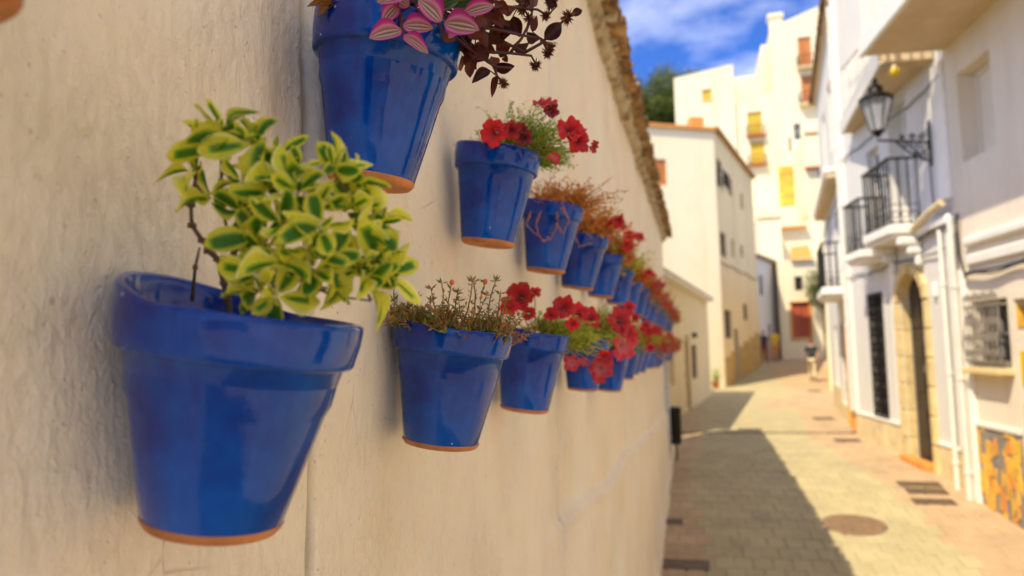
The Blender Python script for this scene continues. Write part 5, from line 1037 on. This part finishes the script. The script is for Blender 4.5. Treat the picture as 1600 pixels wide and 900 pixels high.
rzT, LT = frame(P, Q); b = MB(); b.cbox(-.05, LT + .12, -1.6, .22, 10.2, 10.30, .02); b.build('eave', M['tile'], T1)
b = MB(); b.tube([(s, .03, 4.95 - .07 * abs(math.sin(s * .9))) for s in np.arange(.05, 9.9, .3)], .02, 5); b.build('cable', M['cable'], T1)
# front of the same tall house
P, Q = (1.0, 30.0), (-9.5, 25.2); fl_ = [(2.05, 2.85, 7.9, 8.95), (4.6, 5.5, 7.9, 9.), (4.5, 5.5, 4.4, 5.6)]
T2 = house('tall_house_front', 'sunlit cream front of the tall house at the left bend with orange shutter and tiled edge', P, Q, -1., 10.15, [q + (.15,) for q in fl_], M['warmwhite'], dep=7)
for q in fl_: shutter(T2, *q, 'shutter')
rzT, LT = frame(P, Q)
V = []; b = MB(); b.add([(-.12, .14, 10.14), (LT, .14, 10.55), (LT, -.6, 10.75), (-.12, -.6, 10.34), (-.12, .14, 10.26), (LT, .14, 10.68), (LT, -.6, 10.85), (-.12, -.6, 10.46), ], [(0, 1, 5, 4), (4, 5, 6, 7), (0, 3, 2, 1), (0, 4, 7, 3), (1, 2, 6, 5), (3, 7, 6, 2)]); b.build('tiled_edge', M['orangeter'], T2)
b = MB(); b.add([(0, 0, 10.15), (LT, 0, 10.15), (LT, 0, 10.56), (0, 0, 10.16)], [(3, 2, 1, 0)]); b.build('gable', M['warmwhite'], T2, fix=False)
b = MB(); b.cbox(.2, .75, -.8, -.4, 10.4, 10.85, .02); b.build('chimney', M['orangeter'], T2)
# ---- end of the street
def simple_house(name, label, P, Q, z0, z1, wins, mat, dep=5, cat='house', **k):
    o = house(name, label, P, Q, z0, z1, [w[:4] for w in wins], M[mat], cat, dep)
    for w in wins:
        kd = w[4] if len(w) > 4 else 'glass'
        if kd == 'glass': window(o, *w[:4], fm='trim' if len(w) < 6 else w[5])
        elif kd == 'door': door(o, *w[:4], y=-.18)
        else:
            shutter(o, *w[:4], kd, leaves=2 if (w[1] - w[0]) > .7 else 1)
            b = MB(); b.cbox(w[0] - .08, w[1] + .08, -.1, .08, w[2] - .09, w[2] - .002, .01); b.build('sill', M['dado'], o); b = MB(); b.cbox(w[0] - .05, w[1] + .05, -.02, .05, w[3] + .002, w[3] + .10, .01); b.build('lintel', M['roofgrey'], o)
    return o
E1 = simple_house('house', 'small shaded house at the end of the street with a dark doorway', (4.75, 45.9), (3.30, 41.6), -1., 6.3, [(2.0, 2.75, .3, 2.75, 'door'), (3.4, 4.1, 4.3, 5.4, 'glass', 'darkdoor')], 'white', 4)
b = MB(); b.cbox(-.1, 4.6, -.6, .2, 6.3, 6.5, .03); b.build('eave', M['roofgrey'], E1)
b = MB(); b.cbox(2.8, 4.5, -.01, .05, -.5, 1.55, .02); b.build('dado', M['ochredado'], E1)
X = lambda x: 8.4 - x
E2 = simple_house('house', 'sunlit white house at the street end with a red brown window framed in orange', (8.4, 44.), (4.62, 44.), -1., 6.35, [(X(6.15), X(5.28), 1.95, 3.85, 'redshut'), (X(5.9), X(5.47), 4.6, 5.4, 'glass', 'darkdoor')], 'warmwhite', 6)
b = MB(); s0, s1 = X(6.15), X(5.28); b.cbox(s0 - .14, s0 - .002, -.02, .05, 1.82, 3.98, .01).cbox(s1 + .002, s1 + .14, -.02, .05, 1.82, 3.98, .01).cbox(s0 - .14, s1 + .14, -.02, .05, 3.852, 4.0, .01).cbox(s0 - .14, s1 + .14, -.02, .05, 1.80, 1.948, .01); b.build('window_frame', M['orangeter'], E2)
b = MB(); V = [];  b.add([(X(6.5), .25, 6.36), (X(5.3), .25, 6.36), (X(5.45), -.7, 7.15), (X(6.4), -.7, 7.25)], [(0, 1, 2, 3)]); b.add([(X(6.5), .25, 6.30), (X(5.3), .25, 6.30), (X(5.45), -.7, 6.37), (X(6.4), -.7, 6.37)], [(3, 2, 1, 0)]); b.build('awning_roof', M['orangeter'], E2)
b = MB(); b.cbox(0, X(7.0), -.01, .04, -.6, 1.5, .01); b.build('dado', M['yellow'], E2)
E3 = simple_house('house', 'plain white box of a house standing above the end of the street', (5.25, 47.), (3.9, 47.), 5., 9.3, [], 'warmwhite', 4)
b = MB(); b.cbox(-.05, 1.4, -.3, .12, 9.3, 9.4, .02); b.build('coping', M['dado'], E3)
E4 = simple_house('house', 'white house wall right of the box shaped house above the street end', (9.5, 50.), (5.3, 50.), 4., 9.4, [], 'warmwhite', 4)
b = MB(); b.cbox(2.4, 4.1, -.1, .5, 9.0, 9.12, .02); b.build('canopy', M['orangeter'], E4)
E5 = simple_house('house', 'white house with a small ochre window left of the box shaped house', (4.5, 53.), (1.5, 53.), 3., 11.2, [(.3, 1.05, 8.3, 9.9, 'yelstone')], 'warmwhite', 4)
# ---- the white houses on the hill
def hillhouse(name, label, x0, x1, y, z1, wins, mat='warmwhite', dep=8, z0=4):
    X_ = lambda x: x1 - x
    return simple_house(name, label, (x1, y), (x0, y), z0, z1, [(X_(b_), X_(a)) + tuple(r) for a, b_, *r in wins], mat, dep)
A1 = hillhouse('hill_house', 'square white hill house with one small yellow window next to the tree', -1.05, 4.35, 70, 27.1, [(1.48, 2.31, 24.5, 25.5, 'yellow')])
b = MB(); b.add([(0, 0, 27.1), (5.4, 0, 27.1), (5.4, 0, 27.0), (0, 0, 27.75), (0, -8, 27.1), (5.4, -8, 27.1), (5.4, -8, 27.0), (0, -8, 27.75)], [(0, 1, 2, 3), (4, 7, 6, 5), (3, 2, 6, 7), (0, 3, 7, 4)]); b.build('parapet', M['warmwhite'], A1)
A2 = hillhouse('hill_house', 'broad white hill house with two yellow shuttered windows one above the other', 4.37, 9.1, 70.3, 23.9, [(5.42, 6.68, 20.9, 23.0, 'yellow'), (5.56, 6.78, 18.2, 20.2, 'yellow')])
b = MB(); b.add([(0, 0, 23.9), (4.73, 0, 23.9), (4.73, 0, 23.95), (0, 0, 25.2), (0, -8, 23.9), (4.73, -8, 23.9), (4.73, -8, 23.95), (0, -8, 25.2)], [(0, 1, 2, 3), (4, 7, 6, 5), (3, 2, 6, 7), (0, 3, 7, 4)]); b.build('parapet', M['warmwhite'], A2)
for z in (20.85, 18.15): railing(A2, 9.1 - 6.85, 9.1 - 5.3, 0, .5, z, z + .9, scroll=False, step=.2, taps=.02); b = MB(); b.cbox(9.1 - 6.9, 9.1 - 5.25, -.01, .55, z - .16, z - .01, .02); b.build('balcony_slab', M['redshut'], A2)
b = MB(); b.cbox(9.1 - 7.6, 9.1 - 7.2, -.6, -.2, 24.0, 24.6, .02).cbox(9.1 - 8.3, 9.1 - 7.8, -.6, -.2, 24.1, 24.75, .02); b.build('roof_vent', M['dado'], A2)
A3 = hillhouse('hill_house', 'tall white hill tower house with a chimney and two orange shuttered balcony doors', 7.75, 13.5, 69.6, 30.6, [(10.05, 11.15, 26.6, 29.3, 'shutter'), (10.14, 11.35, 23.2, 25.7, 'shutter'), (9.28, 9.95, 19.9, 21.5, 'glass'), (8.82, 9.02, 18.9, 20.3, 'glass', 'darkdoor')], dep=9)
b = MB(); b.add([(0, 0, 30.6), (5.75, 0, 30.6), (5.75, 0, 30.65), (0, 0, 32.6), (0, -9, 30.6), (5.75, -9, 30.6), (5.75, -9, 30.65), (0, -9, 32.6)], [(0, 1, 2, 3), (4, 7, 6, 5), (3, 2, 6, 7), (0, 3, 7, 4)]); b.build('parapet', M['warmwhite'], A3)
b = MB(); b.cbox(13.5 - 9.05, 13.5 - 7.77, .001, .12, 12.5, 17.6, .03); b.build('stone_panel', M['yelstone'], A3)
b = MB(); b.cbox(13.5 - 8.85, 13.5 - 7.75, -1.2, -.1, 30.6, 31.5, .04).cbox(13.5 - 9.0, 13.5 - 7.6, -1.3, 0.0, 31.5, 32.0, .08); b.build('chimney', M['warmwhite'], A3)
for z in (26.5, 23.1): railing(A3, 13.5 - 11.5, 13.5 - 9.9, 0, .7, z, z + 1., scroll=False, step=.22, taps=.022); b = MB(); b.cbox(13.5 - 11.55, 13.5 - 9.85, -.01, .75, z - .18, z - .01, .02); b.build('balcony_slab', M['dado'], A3)
A4 = hillhouse('hill_house', 'white hill house set back between the square house and the tower house', 5.0, 8.9, 78, 29.3, [])
A5 = hillhouse('hill_house', 'lower block of the stepped white hill house', 7.6, 8.9, 77, 32., [])
A6 = hillhouse('hill_house', 'white hill house under the tower with a thin tiled canopy', 9.3, 15, 64, 18.9, [(10.2, 10.7, 15.2, 15.9, 'glass')])
b = MB(); b.cbox(3.9, 5.8, -.1, .5, 15.9, 16.05, .03); b.build('canopy', M['redshut'], A6); b = MB(); b.cbox(0, 5.7, -.2, .15, 18.9, 19.05, .03); b.build('coping', M['orangeter'], A6)
A7 = hillhouse('hill_house', 'small white hill house in front of the broad one, below the yellow windows', 3.6, 8.2, 62, 12.6, [])

# ---------------------------------------------------------------- trees and plants outdoors
def tree(name, loc, label, h, cr, n, leafs, mat='treeleaf', seed=0, cat='tree', sq=.8, trunk_r=.3):
    rr = random.Random(seed); o = empty(name, loc, 0, label, cat); b = MB(); tips = []
    top = Vector((0, 0, h - cr * 1.0)); b.tube([(0, 0, -1), (0, 0, top.z * .5), top], trunk_r, 8, trunk_r * .6)
    for k in range(9):
        a = rr.uniform(0, 6.28); e = rr.uniform(.1, 1.2); d = Vector((math.cos(a) * math.cos(e), math.sin(a) * math.cos(e), math.sin(e))) * cr * .7; st = Vector((0, 0, top.z * rr.uniform(.7, 1)))
        b.tube([st, st + d * .5 + Vector((0, 0, .1 * cr)), top + d], trunk_r * .4, 6, trunk_r * .1)
    b.build('trunk', M['bark'], o, smooth=True); b = MB()
    for k in range(n):
        d = Vector((rr.gauss(0, 1), rr.gauss(0, 1), rr.gauss(0, 1))).normalized(); q = rr.random() ** .4; c = top + Vector((d.x * cr, d.y * cr, d.z * cr * sq)) * q; c += c.normalized() * cr * .35 * noise.noise(c * 3. / cr + Vector((seed, 0, 0))); v0 = rr.random()
        for i in range(leafs):
            p = c + Vector((rr.gauss(0, 1), rr.gauss(0, 1), rr.gauss(0, 1))) * cr * .07; s = cr * rr.uniform(.022, .045); u = Vector((rr.gauss(0, 1), rr.gauss(0, 1), rr.gauss(0, 1))).normalized(); w = u.orthogonal().normalized()
            b.add([p - u * s, p + w * s * .45, p + u * s, p - w * s * .45], [(0, 1, 2, 3)], val=min(1, max(0, v0 * .7 + rr.uniform(0, .35))))
    x = b.build('crown', M[mat], o, fix=False); return o
tree('tree', (-1.6, 86, gz(86)), 'round dark green tree on the hill left of the square white house', 14.2, 5.6, 1700, 16, seed=3, trunk_r=.4)
tree('tree', (-8.5, 92, gz(92)), 'dark green tree farther left on the hill, hidden behind the tall house', 6, 3.4, 300, 12, seed=5)
tree('small_tree', (6.75, 43.1, gz(43)), 'small bushy green tree growing in front of the sunlit white house', 4.9, .9, 900, 16, seed=7, sq=1.3, trunk_r=.07)
PB = empty('potted_shrub', (.62, 28.9, 0.), 0, 'small potted plant on the ground against the sunlit front of the tall house', 'potted plant')
b = MB(); b.lathe([(.10, 0), (.15, .25), (.17, .26), (.17, .3), (.14, .3)], 20); b.build('pot', M['terra'], PB, smooth=True); b = MB()
for k in range(60): p = Vector((0, 0, .28)); t_ = p + Vector((rr.gauss(0, .14), rr.gauss(0, .12), abs(rr.gauss(.3, .12)))); sprig(b, p, t_, 6, .07, .015, rr)
tag(b.build('foliage', M['fine'], PB, fix=False), kind='stuff')
# litter bin and pipe at the end of the wall
LBN = empty('litter_bin', (-.37, 11.7, gz(11.7)), 0, 'black litter bin on a thin post against the end of the pot wall', 'litter bin')
b = MB(); b.tube([(0, 0, 0), (0, 0, .80)], .016, 8); b.build('post', M['iron'], LBN); b = MB(); b.lathe([(.0, .26), (.082, .26), (.085, .28), (.095, .74), (.10, .76), (.09, .77), (.075, .72), (.07, .4)], 20, (.0, -.08, 0)); auto(b.build('bin', M['iron'], LBN)); b = MB(); b.lathe([(.102, .765), (.105, .79), (.06, .82), (0, .825)], 20, (0, -.08, 0)); b.build('lid', M['iron'], LBN, smooth=True)
DP = empty('drainpipe', (-.455, 11.2, 0), 0, 'pale blue grey drainpipe at the far end of the pot wall', 'drainpipe')
b = MB(); b.tube([(0, 0, gz(11.2) + .02), (0, 0, 1.42)], .028, 10); b.build('pipe', M['bluepipe'], DP, smooth=True); b = MB()
for z in (.3, 1.0): b.tube([(0, 0, z - .015), (0, 0, z + .015)], .036, 10)
b.build('clamp', M['bluepipe'], DP)
# ---------------------------------------------------------------- people
def skin_obj(name, mat, parent, V, E_, Rr, root=0, sub=2):
    me = bpy.data.meshes.new(name); me.from_pydata(V, E_, []); me.materials.append(M[mat]); me.polygons.foreach_set('use_smooth', []); o = put(name, me, parent)
    mo = o.modifiers.new('skin', 'SKIN'); mo.use_smooth_shade = True
    for i, d in enumerate(me.skin_vertices[0].data): d.radius = (Rr[i], Rr[i] * .8) if not isinstance(Rr[i], tuple) else Rr[i]; d.use_root = (i == root)
    s = o.modifiers.new('sub', 'SUBSURF'); s.levels = sub; s.render_levels = sub; return o
def person(loc, rz, label, stride, arms, mats, h=1.72, bag=False):
    o = empty('person', loc, rz, label, 'person'); k = h / 1.72
    V = []; E_ = []; Rr = []
    def add(p, r, link=None): V.append((p[0] * k, p[1] * k, p[2] * k)); Rr.append(tuple(q * k for q in r) if isinstance(r, tuple) else r * k); 
    def v(p, r, link=None):
        add(p, r); 
        if link is not None: E_.append((link, len(V) - 1))
        return len(V) - 1
    pel = v((0, 0, .94), (.15, .10)); w = v((0, .0, 1.08), (.13, .095), pel); c = v((0, -.005, 1.28), (.16, .11), w); nk0 = v((0, -.01, 1.42), (.085, .07), c); nk = v((0, -.015, 1.49), .052, nk0); hd = v((0, -.005, 1.58), (.072, .085), nk); top = v((0, 0, 1.66), (.065, .075), hd)
    shirt = [(pel, w, c, nk0)]; pts = {}
    for s in (-1, 1):
        hip = v((s * .09, 0, .90), .088, pel); f = stride * s
        kn = v((s * .10, -f * .55 - abs(f) * .12, .50), .058, hip); an = v((s * .10, -f + (.10 if f < 0 else 0), .10 + (.07 if f < 0 else 0)), .038, kn); toe = v((s * .11, -f - .15 + (.10 if f < 0 else 0), .045 + (.02 if f < 0 else 0)), .034, an)
        sh = v((s * .185, 0, 1.40), .055, nk0); a1 = arms[0 if s < 0 else 1]; el = v((s * .24, a1[0], 1.13), .042, sh); wr = v((s * .25, a1[1], a1[2]), .026, el)
        d = Vector(V[wr]) / k - Vector(V[el]) / k; d.normalize(); pm_ = Vector(V[wr]) / k + d * .06; pa = v(pm_, (.030, .018), wr); side = Vector((0, -1, 0)) if abs(d.z) > .5 else Vector((0, 0, 1))
        for q, (of, L) in enumerate(((-.024, .062), (-.008, .075), (.008, .070), (.022, .055))):
            p1 = pm_ + d * .035 + side * of; f1 = v(p1, .009, pa); f2 = v(p1 + d * L * .5 + Vector((-s * .008, 0, 0)), .0085, f1); v(p1 + d * L + Vector((-s * .022, 0, 0)), .0075, f2)
        t1 = v(pm_ - d * .02 + side * .03, .010, pa); v(pm_ + d * .025 + side * .05, .008, t1)
        pts[s] = (hip, kn, an, toe, sh, el, wr)
    skin_obj('body', 'skin', o, V, E_, Rr)
    P = lambda i: V[i]; g = 1.14
    def sub_(ids, rs, edges, name, mat, lim=None):
        skin_obj(name, mat, o, [P(i) if not isinstance(i, tuple) else i for i in ids], edges, [tuple(a * k for a in r) if isinstance(r, tuple) else r * k for r in rs])
    mid = lambda a, b, t: tuple(P(a)[j] * (1 - t) + P(b)[j] * t for j in range(3))
    sub_([pel, w, c, nk0, pts[-1][4], mid(pts[-1][4], pts[-1][5], .75), pts[1][4], mid(pts[1][4], pts[1][5], .75), (0, 0, .86 * k)], [(.168, .12), (.155, .118), (.182, .132), (.10, .085), .072, .062, .072, .062, (.165, .12)], [(0, 1), (1, 2), (2, 3), (3, 4), (4, 5), (3, 6), (6, 7), (0, 8)], 'shirt', mats[0])
    a, b_ = pts[-1], pts[1]
    sub_([pel, a[0], a[1], mid(a[1], a[2], .93), b_[0], b_[1], mid(b_[1], b_[2], .93)], [(.150, .112), .105, .078, .064, .105, .078, .064], [(0, 1), (1, 2), (2, 3), (0, 4), (4, 5), (5, 6)], 'trousers', mats[1])
    for q in (a, b_):
        skin_obj('shoe', mats[2], o, [mid(q[2], q[3], -.25), mid(q[2], q[3], .3), mid(q[2], q[3], 1.15)], [(0, 1), (1, 2)], [(.048 * k, .04 * k), (.050 * k, .045 * k), (.042 * k, .03 * k)], 0, 1)
    b = MB(); m_ = 20
    for j in range(9):
        for i in range(m_):
            th = j / 8 * 1.75; ph = 6.2832 * i / m_; r = .084 * (1 + .03 * noise.noise(Vector((i, j, 1)))); y = math.sin(th) * math.sin(ph); cut = 1 if y > -.35 or th < .8 else .80
            b.v.append((r * math.sin(th) * math.cos(ph) * .92 * cut * k, (r * 1.12 * y * cut + .008) * k, (1.625 + r * 1.02 * math.cos(th)) * k)); b.uv.append((0, 0))
    b.f = [(j * m_ + i, j * m_ + (i + 1) % m_, (j + 1) * m_ + (i + 1) % m_, (j + 1) * m_ + i) for j in range(8) for i in range(m_)]; b.val = [0] * len(b.f)
    b.build('hair', M[mats[3]], o, smooth=True)
    for s in (-1, 1):
        b = MB(); b.lathe([(0, -.008), (.009, -.004), (.009, .004), (0, .008)], 8, (0, 0, 0)); b.build('eye', M['iron'], o, loc=(s * .03 * k, -.083 * k, 1.59 * k))
        b = MB(); b.lathe([(0, -.03), (.014, -.012), (.016, .014), (0, .03)], 8); b.build('ear', M['skin'], o, loc=(s * .082 * k, .0, 1.585 * k))
    b = MB(); b.tube([(0, -.082 * k, 1.60 * k), (0, -.102 * k, 1.565 * k)], .008 * k, 6, .014 * k); b.build('nose', M['skin'], o, smooth=True)
    b = MB(); b.cbox(-.022 * k, .022 * k, -.088 * k, -.078 * k, 1.528 * k, 1.538 * k, .003); b.build('mouth', M['maroon'], o)
    return o
person((4.47, 32.0, gz(32) + .01), R(165), 'person in dark t-shirt and pale khaki trousers walking up the sunny street', .24, ((.04, .10, .90), (-.05, -.14, .95)), ('shirt', 'khaki', 'shoe', 'hair'), 1.70)
person((3.38, 40.7, gz(40.7) + .01), R(20), 'person in dark clothes standing by the grey house at the street end', .06, ((.03, .02, .88), (0, -.05, .9)), ('navy', 'maroon', 'shoe', 'hair'), 1.72)
person((4.0, 41.5, gz(41.5) + .01), R(-10), 'person in yellow top and orange trousers standing before the dark doorway', .05, ((.02, -.04, .9), (0, -.02, .9)), ('yshirt', 'otrous', 'shoe', 'hair'), 1.74)
